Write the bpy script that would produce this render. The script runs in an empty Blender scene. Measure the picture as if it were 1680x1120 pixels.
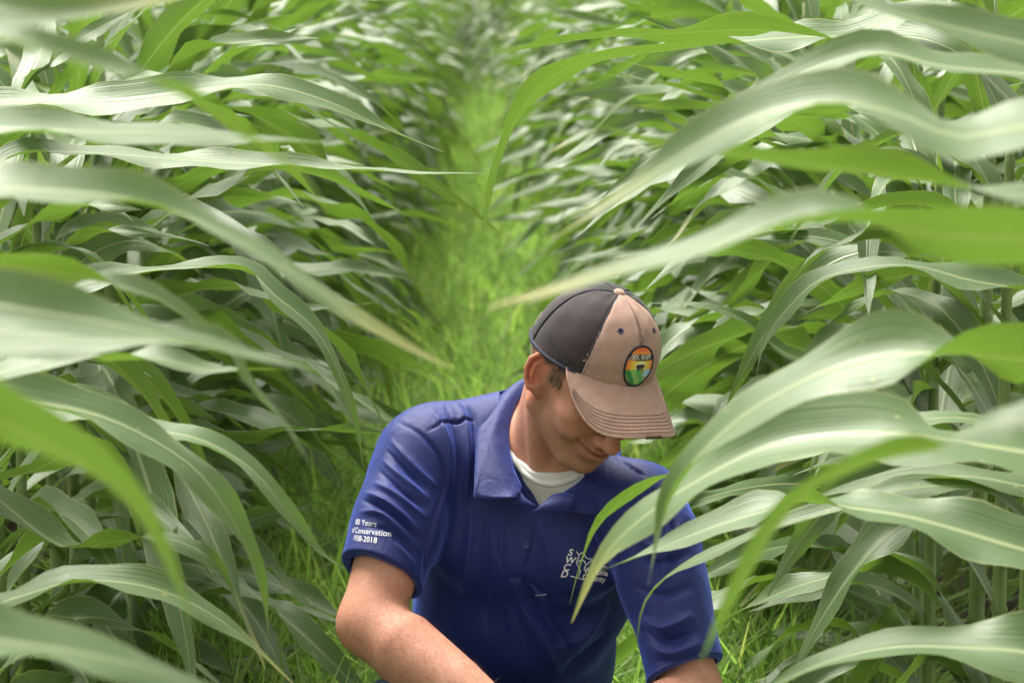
import bpy, math, random
import numpy as np
from mathutils import Vector, Matrix
from mathutils.bvhtree import BVHTree

scene = bpy.context.scene
COL = scene.collection

# ------------------------------------------------------------------ camera
PITCH, YAW, FPX, CAMZ = math.radians(8.9), math.radians(0.72), 3967.0, 1.6
cam_d = bpy.data.cameras.new("camera")
cam = bpy.data.objects.new("camera", cam_d)
COL.objects.link(cam)
cam.location = (0, 0, CAMZ)
cam.rotation_euler = (math.radians(90) - PITCH, 0, -YAW)
cam_d.sensor_width = 36.0
cam_d.lens = 36.0 * FPX / 1680.0
cam_d.clip_start = 0.05
cam_d.clip_end = 500
cam_d.dof.use_dof = True
cam_d.dof.focus_distance = 3.62
cam_d.dof.aperture_fstop = 6.0
scene.camera = cam

# ------------------------------------------------------------------ sky, sun, exposure (bright overcast day)
SUN_EL, SUN_AZ = math.radians(62), math.radians(-35)      # azimuth from +Y (behind the man) towards -X
world = bpy.data.worlds.new("World")
scene.world = world
world.use_nodes = True
wn, wl = world.node_tree.nodes, world.node_tree.links
wn.clear()
sky = wn.new("ShaderNodeTexSky")
sky.sky_type = 'NISHITA'
sky.sun_disc = False
sky.sun_elevation = SUN_EL
sky.sun_rotation = SUN_AZ
sky.air_density = 1.0
sky.dust_density = 4.0
sky.ozone_density = 0.5
hs = wn.new("ShaderNodeHueSaturation")
hs.inputs['Saturation'].default_value = 0.12               # cloud cover: nearly grey light
bg = wn.new("ShaderNodeBackground")
bg.inputs['Strength'].default_value = 0.095
wo = wn.new("ShaderNodeOutputWorld")
wl.new(sky.outputs[0], hs.inputs['Color'])
wb = wn.new("ShaderNodeMix"); wb.data_type = 'RGBA'; wb.blend_type = 'MULTIPLY'
wb.inputs[0].default_value = 1.0; wb.inputs[7].default_value = (1.0, .975, .90, 1)
wl.new(hs.outputs[0], wb.inputs[6])
wl.new(wb.outputs[2], bg.inputs['Color'])
wl.new(bg.outputs[0], wo.inputs['Surface'])

sun_d = bpy.data.lights.new("sun", 'SUN')
sun_d.energy = 1.5
sun_d.angle = math.radians(32)
sun_d.color = (1.0, 0.965, 0.90)
sun = bpy.data.objects.new("sun", sun_d)
COL.objects.link(sun)
sd = Vector((math.sin(SUN_AZ) * math.cos(SUN_EL), math.cos(SUN_AZ) * math.cos(SUN_EL), math.sin(SUN_EL)))
sun.rotation_euler = sd.to_track_quat('Z', 'Y').to_euler()
sun.location = (-6, 8, 14)

scene.render.engine = 'CYCLES'
scene.view_settings.view_transform = 'Standard'
scene.view_settings.look = 'None'
scene.view_settings.exposure = 2.1
scene.view_settings.gamma = 1.0
scene.view_settings.use_curve_mapping = False
scene.cycles.max_bounces = 10
scene.cycles.transparent_max_bounces = 12
scene.cycles.transmission_bounces = 6

# ------------------------------------------------------------------ helpers
_fw = np.array([math.sin(YAW) * math.cos(PITCH), math.cos(YAW) * math.cos(PITCH), -math.sin(PITCH)])
_rt = np.array([math.cos(YAW), -math.sin(YAW), 0.0])
_up = np.cross(_rt, _fw)
_C = np.array([0, 0, CAMZ])

def ray(px, py):
    d = _fw + _rt * ((px - 840) / FPX) - _up * ((py - 560) / FPX)
    return d

def P(px, py, y):
    """the point of the place that the photograph's pixel (px, py) shows, y metres down the alley"""
    d = ray(px, py)
    return _C + d * (y / d[1])

def proj(p):
    d = np.asarray(p) - _C
    z = d @ _fw
    return np.stack([840 + FPX * (d @ _rt) / z, 560 - FPX * (d @ _up) / z], -1)

def tag(o, label=None, cat=None, group=None, kind=None):
    if label: o['label'] = label
    if cat: o['category'] = cat
    if group: o['group'] = group
    if kind: o['kind'] = kind
    return o

def empty(name, loc=(0, 0, 0), rotz=0):
    o = bpy.data.objects.new(name, None)
    o.empty_display_size = 0.1
    o.location = loc
    o.rotation_euler = (0, 0, rotz)
    COL.objects.link(o)
    return o

def mesh_obj(name, verts, faces, mat, parent=None, smooth=True, uv=None, link=True):
    me = bpy.data.meshes.new(name)
    verts = np.asarray(verts, dtype=np.float32)
    if isinstance(faces, np.ndarray):
        k = faces.shape[1]
        me.vertices.add(len(verts)); me.vertices.foreach_set("co", verts.ravel())
        me.loops.add(faces.size); me.loops.foreach_set("vertex_index", faces.ravel().astype(np.int32))
        me.polygons.add(len(faces))
        me.polygons.foreach_set("loop_start", np.arange(0, faces.size, k, dtype=np.int32))
        me.polygons.foreach_set("loop_total", np.full(len(faces), k, dtype=np.int32))
        me.update(calc_edges=True); me.validate()
    else:
        me.from_pydata([tuple(map(float, v)) for v in verts], [], [tuple(map(int, f)) for f in faces])
    if uv is not None:
        l = me.uv_layers.new(name="UVMap")
        vi = np.empty(len(me.loops), dtype=np.int32); me.loops.foreach_get("vertex_index", vi)
        l.data.foreach_set("uv", np.asarray(uv, dtype=np.float32)[vi].ravel())
    me.polygons.foreach_set("use_smooth", np.full(len(me.polygons), smooth, dtype=bool))
    if mat: me.materials.append(mat)
    me.update()
    if not link: return me
    o = bpy.data.objects.new(name, me)
    COL.objects.link(o)
    if parent is not None:
        o.parent = parent
        o.matrix_parent_inverse = Matrix.Translation(parent.location).inverted() if parent.type == 'EMPTY' else Matrix()
    return o

def crom(pts, n):
    """Catmull-Rom through pts (k, m) -> (n, m)"""
    p = np.asarray(pts, float)
    q = np.vstack([2 * p[0] - p[1], p, 2 * p[-1] - p[-2]])
    t = np.linspace(0, len(p) - 1 - 1e-9, n)
    i = t.astype(int); u = (t - i)[:, None]
    a, b, c, d = q[i], q[i + 1], q[i + 2], q[i + 3]
    return 0.5 * (2 * b + (c - a) * u + (2 * a - 5 * b + 4 * c - d) * u ** 2 + (3 * b - a - 3 * c + d) * u ** 3)

def tube(pts, rad, seg=8, cap=True):
    p = np.asarray(pts, float); n = len(p)
    r = np.full(n, rad) if np.isscalar(rad) else np.asarray(rad)
    t = np.gradient(p, axis=0); t /= np.linalg.norm(t, axis=1)[:, None] + 1e-12
    ref = np.array([0, 0, 1.0]) if abs(t[0, 2]) < .9 else np.array([1.0, 0, 0])
    V = []
    a = np.cross(t[0], ref); a /= np.linalg.norm(a)
    for i in range(n):
        a = a - t[i] * (a @ t[i]); a /= np.linalg.norm(a) + 1e-12
        b = np.cross(t[i], a)
        for k in range(seg):
            w = 2 * math.pi * k / seg
            V.append(p[i] + r[i] * (math.cos(w) * a + math.sin(w) * b))
    F = [(i * seg + k, i * seg + (k + 1) % seg, (i + 1) * seg + (k + 1) % seg, (i + 1) * seg + k) for i in range(n - 1) for k in range(seg)]
    if cap:
        F.append(tuple(range(seg))[::-1]); F.append(tuple((n - 1) * seg + k for k in range(seg)))
    return V, F

def join(parts):
    V, F = [], []
    for v, f in parts:
        o = len(V)
        V += list(v)
        F += [tuple(i + o for i in q) for q in f]
    return V, F

class MT:
    """small node-material builder"""
    def __init__(s, name):
        s.m = bpy.data.materials.new(name); s.m.use_nodes = True
        s.n, s.l = s.m.node_tree.nodes, s.m.node_tree.links
        s.n.clear(); s.out = s.n.new("ShaderNodeOutputMaterial")
    def new(s, t, **kw):
        nd = s.n.new("ShaderNode" + t)
        for k, v in kw.items():
            if k in nd.inputs: nd.inputs[k].default_value = v
            else: setattr(nd, k, v)
        return nd
    def link(s, a, b): s.l.new(a, b)
    def noise(s, vec, scale, detail=3, rough=.5, dist=0):
        n = s.new("TexNoise"); n.inputs['Scale'].default_value = scale; n.inputs['Detail'].default_value = detail
        n.inputs['Roughness'].default_value = rough; n.inputs['Distortion'].default_value = dist
        if vec is not None: s.link(vec, n.inputs['Vector'])
        return n.outputs['Fac']
    def ramp(s, fac, stops):
        r = s.new("ValToRGB"); e = r.color_ramp.elements
        while len(e) < len(stops): e.new(.5)
        for i, (p, c) in enumerate(stops):
            e[i].position = p; e[i].color = (*c, 1) if len(c) == 3 else c
        s.link(fac, r.inputs[0]); return r.outputs[0]
    def mix(s, fac, a, b, mode='MIX'):
        m = s.new("Mix"); m.data_type = 'RGBA'; m.blend_type = mode
        for v, i in ((fac, 0), (a, 6), (b, 7)):
            if hasattr(v, 'is_output'): s.link(v, m.inputs[i])
            else: m.inputs[i].default_value = v if i == 0 else (*v, 1)
        return m.outputs[2]
    def math(s, op, a, b=0.0, c=None):
        m = s.new("Math"); m.operation = op
        for v, i in ((a, 0), (b, 1), (c, 2)):
            if v is None: continue
            if hasattr(v, 'is_output'): s.link(v, m.inputs[i])
            else: m.inputs[i].default_value = v
        return m.outputs[0]
    def bump(s, h, strength=.3, dist=.001):
        b = s.new("Bump"); b.inputs['Strength'].default_value = strength; b.inputs['Distance'].default_value = dist
        s.link(h, b.inputs['Height']); return b.outputs[0]
    def pbr(s, color, rough=.6, **kw):
        p = s.new("BsdfPrincipled")
        for v, i in ((color, 'Base Color'), (rough, 'Roughness')):
            if hasattr(v, 'is_output'): s.link(v, p.inputs[i])
            else: p.inputs[i].default_value = (*v, 1) if i == 'Base Color' else v
        for k, v in kw.items():
            k = k.replace('_', ' ')
            if hasattr(v, 'is_output'): s.link(v, p.inputs[k])
            else: p.inputs[k].default_value = v
        return p
    def done(s, sh):
        s.link(sh if hasattr(sh, 'is_output') else sh.outputs[0], s.out.inputs['Surface']); return s.m

def plain(name, color, rough=.6, **kw):
    m = MT(name); return m.done(m.pbr(color, rough, **kw))
# ------------------------------------------------------------------ ground
def soil_mat():
    m = MT("soil"); tc = m.new("TexCoord").outputs['Object']
    n = m.noise(tc, 9, 6, .65); n2 = m.noise(tc, 70, 4, .6)
    c = m.ramp(n, [(.3, (.035, .028, .016)), (.55, (.075, .055, .032)), (.75, (.06, .085, .025))])
    return m.done(m.pbr(c, .95, Normal=m.bump(n2, .8, .02)))
def alley_soil():
    xs = np.concatenate([np.linspace(-60, -3, 12)[:-1], np.linspace(-3, 3, 61), np.linspace(3, 60, 12)[1:]])
    ys = np.concatenate([np.linspace(-8, 1, 6)[:-1], np.linspace(1, 12, 90), np.linspace(12, 150, 60)[1:]])
    Xg, Yg = np.meshgrid(xs, ys)
    Zg = .012 * np.sin(Xg * 9 + Yg * 3) * np.sin(Yg * 7 - Xg * 2) + .03 * np.exp(-((np.abs(Xg) - .76) / .12) ** 2) - .02
    Zg = np.where(np.hypot(Xg - .1, Yg - 3.7) < .6, np.minimum(Zg, -.004), Zg)
    n = len(xs); m = len(ys)
    i, j = np.meshgrid(np.arange(m - 1), np.arange(n - 1), indexing='ij'); i = i.ravel(); j = j.ravel()
    F = np.stack([i * n + j, i * n + j + 1, (i + 1) * n + j + 1, (i + 1) * n + j], -1)
    o = mesh_obj("field_soil", np.stack([Xg.ravel(), Yg.ravel(), Zg.ravel()], -1), F, soil_mat())
    tag(o, kind='structure')
alley_soil()

# ------------------------------------------------------------------ cover crop in the alley
def grass_mat():
    m = MT("cover_crop_green"); g = m.new("NewGeometry")
    uv = m.new("UVMap").outputs[0]; sp = m.new("SeparateXYZ"); m.link(uv, sp.inputs[0])
    c = m.ramp(sp.outputs[0], [(0, (.115, .200, .045)), (.5, (.22, .33, .085)), (.85, (.30, .41, .12)), (1, (.46, .45, .18))])
    p = m.pbr(c, .5, Specular_IOR_Level=.4)
    t = m.new("BsdfTranslucent"); m.link(m.mix(1.0, c, (1.5, 1.7, 1.0), 'MULTIPLY'), t.inputs['Color'])
    mx = m.new("MixShader"); mx.inputs[0].default_value = .5
    m.link(p.outputs[0], mx.inputs[1]); m.link(t.outputs[0], mx.inputs[2])
    return m.done(mx)
M_grass = grass_mat()
def grass(name, label, n, x0, x1, y0, y1, h0, h1, w, seed, clump=.10, broad=False, ypow=1.6):
    r = np.random.default_rng(seed)
    nc = max(1, n // 14)
    cy = y0 + (y1 - y0) * r.random(nc) ** ypow; cx = r.uniform(x0, x1, nc)
    k = r.integers(0, nc, n)
    x = cx[k] + r.normal(0, clump * .5, n); y = cy[k] + r.normal(0, clump * .5, n)
    h = r.uniform(h0, h1, n) * r.uniform(.7, 1.1, nc)[k]
    near_man = np.hypot(x - .08, (y - 3.72)) < .33
    h = np.where(near_man, np.minimum(h, .04), h)
    a = r.uniform(0, 2 * math.pi, n); ln = r.uniform(.15, .9, n) * h
    if broad: ln = r.uniform(.4, 1.2, n) * h
    W = w * r.uniform(.6, 1.3, n)
    dx, dy = np.cos(a), np.sin(a); b = a + math.pi / 2 + r.normal(0, .5, n)
    sx, sy = np.cos(b), np.sin(b)
    rows = []
    for t, ww in ((0, .55), (.4, 1.0 if not broad else .6), (.75, .75 if not broad else 1.5), (1.0, .05)):
        zz = h * (t - .28 * t * t * (ln / h)); q = ln * t ** 1.8
        for s in (-1, 1):
            rows.append(np.stack([x + dx * q + s * sx * W * ww * .5, y + dy * q + s * sy * W * ww * .5, zz + s * W * .12], -1))
    V = np.stack(rows, 1).reshape(-1, 3)
    base = (np.arange(n) * 8)[:, None]
    F = np.concatenate([base + np.array([[2 * i, 2 * i + 1, 2 * i + 3, 2 * i + 2]]) for i in range(3)], 0)
    col = np.clip(r.normal(.45, .25, n), 0, 1)
    uv = np.stack([np.repeat(col, 8), np.tile([0, 0, .4, .4, .75, .75, 1, 1], n)], -1)
    o = mesh_obj(name, V, F, M_grass, None, uv=uv)
    tag(o, label, "grass", kind='stuff')
    return o
grass("cover_crop", "bright green grassy cover crop carpeting the alley between the corn rows", 120000, -.70, .70, 3.0, 14, .16, .52, .009, 1)
grass("distant_cover_crop", "blurred light green cover crop at the far end of the alley", 60000, -.8, .8, 13, 60, .25, .55, .016, 2, .16)
grass("broadleaf_cover_crop", "small leafy green plants scattered through the grassy alley", 30000, -.8, .8, 3.2, 18, .14, .42, .016, 3, .12, True)
grass("weeds", "sparse weeds and grass growing under the corn rows", 16000, -2.6, 2.6, 2.4, 12, .03, .12, .009, 4, .12)

# ------------------------------------------------------------------ corn
def leaf_mat():
    m = MT("corn_leaf"); uvn = m.new("UVMap").outputs[0]
    sp = m.new("SeparateXYZ"); m.link(uvn, sp.inputs[0])
    u, v = sp.outputs[0], sp.outputs[1]
    g = m.new("NewGeometry"); oi = m.new("ObjectInfo")
    au = m.math('ABSOLUTE', m.math('SUBTRACT', u, .5))
    cmb = m.new("CombineXYZ"); m.link(m.math('MULTIPLY', u, 26.), cmb.inputs[0]); m.link(m.math('MULTIPLY', v, 1.6), cmb.inputs[1]); m.link(m.math('MULTIPLY', oi.outputs['Random'], 40), cmb.inputs[2])
    vein = m.noise(cmb.outputs[0], 1.0, 3, .55)
    cm2 = m.new("CombineXYZ"); m.link(m.math('MULTIPLY', u, 3.), cm2.inputs[0]); m.link(m.math('MULTIPLY', v, 7.), cm2.inputs[1]); m.link(m.math('MULTIPLY', oi.outputs['Random'], 40), cm2.inputs[2])
    blot = m.noise(cm2.outputs[0], 1.2, 3, .55)
    rib = m.math('SUBTRACT', 1.0, m.math('SMOOTH_MIN', 1.0, m.math('DIVIDE', au, .055), .3))
    rib = m.math('MULTIPLY', m.math('MAXIMUM', rib, 0.0), m.math('SUBTRACT', 1.0, m.math('MULTIPLY', v, .55)))
    top = m.mix(vein, (.038, .082, .022), (.098, .162, .052))
    top = m.mix(m.math('MULTIPLY', blot, .45), top, (.075, .145, .04))
    und = m.mix(vein, (.070, .130, .025), (.120, .200, .045))
    c = m.mix(g.outputs['Backfacing'], top, und)
    c = m.mix(m.math('MULTIPLY', oi.outputs['Random'], .35), c, (.11, .18, .055))
    c = m.mix(m.math('MULTIPLY', rib, .9), c, (.42, .47, .24))
    # yellowed, browned tips on some leaves
    tipf = m.math('MULTIPLY', m.math('GREATER_THAN', oi.outputs['Random'], .86), m.math('MAXIMUM', m.math('MULTIPLY', m.math('SUBTRACT', m.math('ADD', v, m.math('MULTIPLY', blot, .25)), .98), 6.), 0.))
    c = m.mix(m.math('MINIMUM', tipf, .85), c, (.34, .30, .07))
    vs = m.new("TexVoronoi"); cm3 = m.new("CombineXYZ"); m.link(m.math('MULTIPLY', u, 5.), cm3.inputs[0]); m.link(m.math('MULTIPLY', v, 40.), cm3.inputs[1]); m.link(m.math('MULTIPLY', oi.outputs['Random'], 90), cm3.inputs[2])
    vs.inputs['Scale'].default_value = 1.0; m.link(cm3.outputs[0], vs.inputs['Vector'])
    spot = m.math('MULTIPLY', m.math('LESS_THAN', vs.outputs['Distance'], m.math('MULTIPLY', m.math('SUBTRACT', blot, .46), .9)), m.math('GREATER_THAN', oi.outputs['Random'], .45))
    c = m.mix(m.math('MULTIPLY', spot, .7), c, (.34, .33, .12))
    edge = m.math('MULTIPLY', m.math('GREATER_THAN', m.math('ADD', au, m.math('MULTIPLY', blot, .06)), .515), .6)
    c = m.mix(edge, c, (.33, .34, .14))
    hgt = m.math('ADD', vein, m.math('MULTIPLY', rib, 1.5))
    bmp = m.bump(hgt, .55, .0018)
    ro = m.math('ADD', .33, m.math('MULTIPLY', vein, .22))
    p = m.pbr(c, ro, Specular_IOR_Level=.6, Normal=bmp, Sheen_Weight=.12, Sheen_Roughness=.3)
    t = m.new("BsdfTranslucent")
    tc = m.mix(vein, (.11, .25, .020), (.25, .42, .045))
    tc = m.mix(m.math('MULTIPLY', rib, .6), tc, (.30, .36, .10))
    m.link(tc, t.inputs['Color']); m.link(bmp, t.inputs['Normal'])
    mx = m.new("MixShader"); mx.inputs[0].default_value = .25
    m.link(p.outputs[0], mx.inputs[1]); m.link(t.outputs[0], mx.inputs[2])
    return m.done(mx)
M_leaf = leaf_mat()
def stalk_mat():
    m = MT("corn_stalk"); tc = m.new("TexCoord").outputs['Object']
    mp = m.new("Mapping"); mp.inputs['Scale'].default_value = (90, 90, 3); m.link(tc, mp.inputs['Vector'])
    c = m.ramp(m.noise(mp.outputs[0], 1, 3), [(.3, (.10, .17, .04)), (.7, (.21, .29, .09))])
    return m.done(m.pbr(c, .45, Specular_IOR_Level=.5))
M_stalk = stalk_mat()

CU = np.array([-1, -.62, -.26, 0, .26, .62, 1.0])
def leaf_grid(c, side, nrm, W, rng, wave=1.0, fold=.10, v0=0.0):
    """c (n,3) midline, side/nrm unit vectors, W (n,) width -> verts, quads, uv"""
    n = len(c); k = len(CU)
    L = np.concatenate([[0], np.cumsum(np.linalg.norm(np.diff(c, axis=0), axis=1))])
    v = L / L[-1]
    p1, p2 = rng.uniform(0, 6.28, 2); q1, q2 = rng.uniform(14, 26, 2); q3 = rng.uniform(38, 55)
    V, UV = [], []
    for i in range(n):
        a = wave * W[i] * .12 * min(1, v[i] * 3)
        for u in CU:
            rip = a * (math.sin(q1 * L[i] + p1) if u < 0 else math.sin(q2 * L[i] + p2)) * abs(u) ** 1.6 + a * .5 * math.sin(q3 * L[i] + p1 * (1 if u < 0 else 2)) * abs(u) ** 3
            lift = fold * W[i] * (abs(u) ** 1.2) + rip
            inn = 1 - .08 * abs(u)
            V.append(c[i] + side[i] * (u * W[i] * .5 * inn) + nrm[i] * lift)
            UV.append((.5 + u * .5, v0 + v[i] * (1 - v0)))
    i, j = np.meshgrid(np.arange(n - 1), np.arange(k - 1), indexing='ij'); i = i.ravel(); j = j.ravel()
    F = np.stack([i * k + j, (i + 1) * k + j, (i + 1) * k + j + 1, i * k + j + 1], -1)
    return np.array(V), F, np.array(UV)
def width_profile(v, base=.45):
    return np.clip(np.minimum(base + (1 - base) * np.clip(v / .28, 0, 1) ** .8, 1) * np.clip(1 - np.clip((v - .42) / .58, 0, 1) ** 1.9, 0.0, 1), .02, 1)

def auto_leaf(rng, h, az, L, W, el0, droop, twist, n=22, reach=.50):
    """one leaf on a stalk at the origin; az = heading, el0 = first elevation, droop = total bend"""
    t = np.linspace(0, 1, n); ds = L / (n - 1)
    kink = rng.uniform(.25, .6); sharp = rng.uniform(5, 12)
    prof = 1 / (1 + np.exp(-sharp * (t - kink))); prof = (prof - prof[0]) / (prof[-1] - prof[0])
    e = el0 - droop * (.25 * t + .75 * prof)
    a = az + rng.normal(0, .25) * t + .12 * np.sin(t * rng.uniform(3, 6) + rng.uniform(0, 6))
    d = np.stack([np.cos(e) * np.cos(a), np.cos(e) * np.sin(a), np.sin(e)], -1)
    c = np.concatenate([[[0, 0, h]], np.array([0, 0, h]) + np.cumsum(d[:-1] * ds, 0)])
    mx_ = c[:, 0].max()
    if mx_ > reach:                                                      # the tips stop before they close the alley
        k_ = max(reach / mx_, .6)
        c = (c - c[0]) * k_ + c[0]; W = W * (.4 + .6 * k_)
        c[:, 0] *= min(1, reach / c[:, 0].max())
    c[:, 2] = np.maximum(c[:, 2], .03)
    d = np.gradient(c, axis=0); d /= np.linalg.norm(d, axis=1)[:, None]
    side0 = np.stack([-np.sin(a), np.cos(a), 0 * a], -1)
    nr0 = np.cross(d, side0); nr0 *= np.sign(nr0[:, 2:3] + 1e-6) if False else 1
    nr0 = -np.cross(side0, d)
    tw = twist * t ** 1.2 + .45 * np.sin(t * rng.uniform(6, 11) + rng.uniform(0, 6)) * t ** .7
    side = np.cos(tw)[:, None] * side0 + np.sin(tw)[:, None] * nr0
    nrm = np.cross(d, side)
    # upper side = the side turned to the stalk (winding gives the front face)
    return leaf_grid(c, side, nrm, W * width_profile(t), rng, wave=rng.uniform(1.4, 3.0), fold=.12)

def dry_mat():
    m = MT("dry_corn_leaf"); uvn = m.new("UVMap").outputs[0]
    mp = m.new("Mapping"); mp.inputs['Scale'].default_value = (18, 2, 1); m.link(uvn, mp.inputs['Vector'])
    c = m.ramp(m.noise(mp.outputs[0], 1, 4), [(.3, (.22, .16, .06)), (.7, (.38, .31, .15))])
    p = m.pbr(c, .8); t = m.new("BsdfTranslucent"); t.inputs['Color'].default_value = (.4, .3, .12, 1)
    mx = m.new("MixShader"); mx.inputs[0].default_value = .3; m.link(p.outputs[0], mx.inputs[1]); m.link(t.outputs[0], mx.inputs[2])
    return m.done(mx)
M_dry = dry_mat()
def stalk_mesh(rng, H):
    zs, rs = [], []
    z = -.03
    while z < H:
        r = .0145 * (1 - .55 * max(z, 0) / H)
        zs += [z, z + .008, z + .014]; rs += [r * 1.02, r * 1.22, r]
        z += rng.uniform(.11, .16)
    zs.append(H); rs.append(.003)
    lean = rng.normal(0, .012, 2)
    pts = np.stack([lean[0] * np.clip(zs, 0, 9) ** 1.5, lean[1] * np.clip(zs, 0, 9) ** 1.5, zs], -1)
    return tube(pts, rs, 8)

def plant_template(seed, n_leaf=18, H=1.42, lod=22, r0=.36, r1=.63):
    """meshes of one corn plant whose alley side is +X: stalk and leaves"""
    rng = np.random.default_rng(seed)
    sv, sf = stalk_mesh(rng, H)
    out = [("stalk", mesh_obj("stalk", sv, sf, M_stalk, link=False))]
    for i in range(n_leaf):
        f = i / (n_leaf - 1)
        h = .16 + (H - .22) * f ** .9
        az = (0 if i % 2 == 0 else math.pi) + rng.normal(0, .55)
        if rng.random() < .6: az = rng.normal(-.15, .8)                      # the wind bends many leaves into the alley
        L = (.62 + .38 * math.sin(math.pi * min(f * .9 + .15, 1))) * rng.uniform(.85, 1.12)
        W = (.056 + .026 * math.sin(math.pi * min(f + .12, 1))) * rng.uniform(.85, 1.15)
        el0 = math.radians(rng.uniform(18, 55) + 22 * f ** 4)
        droop = math.radians(rng.uniform(40, 115) * (1.05 - .35 * f ** 2))
        V, F, UV = auto_leaf(rng, h, az, L, W, el0, droop, rng.normal(0, .75), lod, rng.uniform(r0, r1))
        out.append(("leaf", mesh_obj("leaf", V, F, M_dry if i == 0 and seed % 6 == 0 else M_leaf, uv=UV, link=False)))
    return out

def plant_from(tpl, loc, rz, s, label, group, zs=1.0):
    root = bpy.data.objects.new("corn_plant", None); COL.objects.link(root)
    root.empty_display_size = .1
    root.location = loc; root.rotation_euler = (0, 0, rz); root.scale = (s, s, s * zs)
    tag(root, label, "corn plant", group)
    for nm, me in tpl:
        o = bpy.data.objects.new(nm, me); COL.objects.link(o); o.parent = root
    return root
TPL = [plant_template(100 + i) for i in range(14)]
TPN = [plant_template(140 + i, 17, 1.42, 22, .24, .36) for i in range(6)]      # kept short where the man crouches
prng = random.Random(11)
GL, GR = "corn plants in the row left of the alley", "corn plants in the row right of the alley"
GO = "corn plants in the outer rows behind the first rows"
n_pl = 0
def row(x, y0, y1, step, label, group):
    global n_pl
    y = y0
    side = 1 if x < 0 else -1
    while y < y1:
        s = prng.uniform(.90, 1.10)
        rz = (0 if side > 0 else math.pi) + prng.uniform(-.5, .5)
        plant_from(TPN[prng.randrange(6)] if abs(x) < 1 and y < 4.0 else TPL[prng.randrange(14)], (x + prng.uniform(-.03, .03), y, 0), rz, s, label, group)
        n_pl += 1
        y += step * prng.uniform(.8, 1.2)
row(-.76, 3.46, 18, .19, "green corn plant standing in the row left of the grassy alley", GL)
row(.76, 3.46, 18, .19, "green corn plant standing in the row right of the grassy alley", GR)
row(-1.52, 4.6, 11.5, .21, "green corn plant half hidden behind the left alley row", GO)
row(1.52, 4.6, 11.5, .21, "green corn plant half hidden behind the right alley row", GO)
row(-2.28, 6.6, 10.6, .25, "green corn plant deep in the field behind the left rows", GO + ", left")
row(2.28, 6.6, 10.6, .25, "green corn plant deep in the field behind the right rows", GO + ", right")

# the rest of the field: beyond three hundred plants it stands as one mass
def mass(name, label, rows_, seed, across=()):
    rng = np.random.default_rng(seed)
    low = []
    for i in range(12):
        r2 = np.random.default_rng(500 + i)
        parts = []
        for j in range(12):
            f = j / 11
            az = rng.normal(0, .8) if rng.random() < .5 else math.pi + rng.normal(0, .6)
            L = .85 * rng.uniform(.75, 1.1)
            V, F, UV = auto_leaf(r2, .16 + 1.2 * f, az, L, .075, math.radians(50), math.radians(rng.uniform(60, 120)), rng.normal(0, 1.), 7, .52 if i < 6 else .64)
            keep = V.reshape(7, 7, 3)[:, [0, 3, 6]].reshape(-1, 3); uvk = UV.reshape(7, 7, 2)[:, [0, 3, 6]].reshape(-1, 2)
            a, b = np.meshgrid(np.arange(6), np.arange(2), indexing='ij'); a = a.ravel(); b = b.ravel()
            parts.append((keep, np.stack([a * 3 + b, (a + 1) * 3 + b, (a + 1) * 3 + b + 1, a * 3 + b + 1], -1), uvk))
        Vs = np.concatenate([p[0] for p in parts]); Fs = np.concatenate([p[1] + 21 * k for k, p in enumerate(parts)]); Us = np.concatenate([p[2] for p in parts])
        low.append((Vs, Fs, Us))
    VV, FF, UU = [], [], []; off = 0
    spots = []
    for x, y0, y1, st in rows_:
        y = y0
        while y < y1:
            spots.append((x, y, 1.)); y += st
    for yy, sc in across: spots += [(x + rng.uniform(-.08, .08), yy + rng.uniform(-.4, .4), sc) for x in np.arange(-.75, .76, .16)]  # plants added across the lane, sizes ramped so the slope is lit from above
    for x, y, sc in spots:
        if True:
            V, F, U = low[rng.integers(0, 6) + (6 if y > 21 else 0)]
            a = (0 if x < 0 else math.pi) + rng.uniform(-.6, .6); s = rng.uniform(.9, 1.1) * sc
            V2 = (V * s) @ rotz_(a).T + np.array([x + rng.uniform(-.04, .04), y, 0])
            VV.append(V2); FF.append(F + off); UU.append(U); off += len(V)
    o = mesh_obj(name, np.concatenate(VV), np.concatenate(FF), M_leaf, uv=np.concatenate(UU))
    tag(o, label, "corn", kind='stuff')
def rotz_(a):
    c, s = math.cos(a), math.sin(a); return np.array([[c, -s, 0], [s, c, 0], [0, 0, 1]])
mass("distant_corn", "blurred mass of corn leaves closing the far end of the alley and field",
     [(s * .76, 18, 60, .22) for s in (-1, 1)] + [(s * 1.52, 11.5, 50, .28) for s in (-1, 1)] + [(s * 2.28, 11.5, 45, .32) for s in (-1, 1)] +
     [(s * 3.04, 9, 40, .4) for s in (-1, 1)] + [(s * 3.8, 12, 40, .5) for s in (-1, 1)] + [(s * 4.56, 14, 40, .6) for s in (-1, 1)], 77, across=((23, .30), (24, .38), (25, .46), (26, .54), (27, .62), (28, .70), (29, .78), (30, .86), (31, .94), (32, 1.), (34, 1.), (36, 1.), (39, 1.), (42, 1.)))
print("plants", n_pl)

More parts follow.
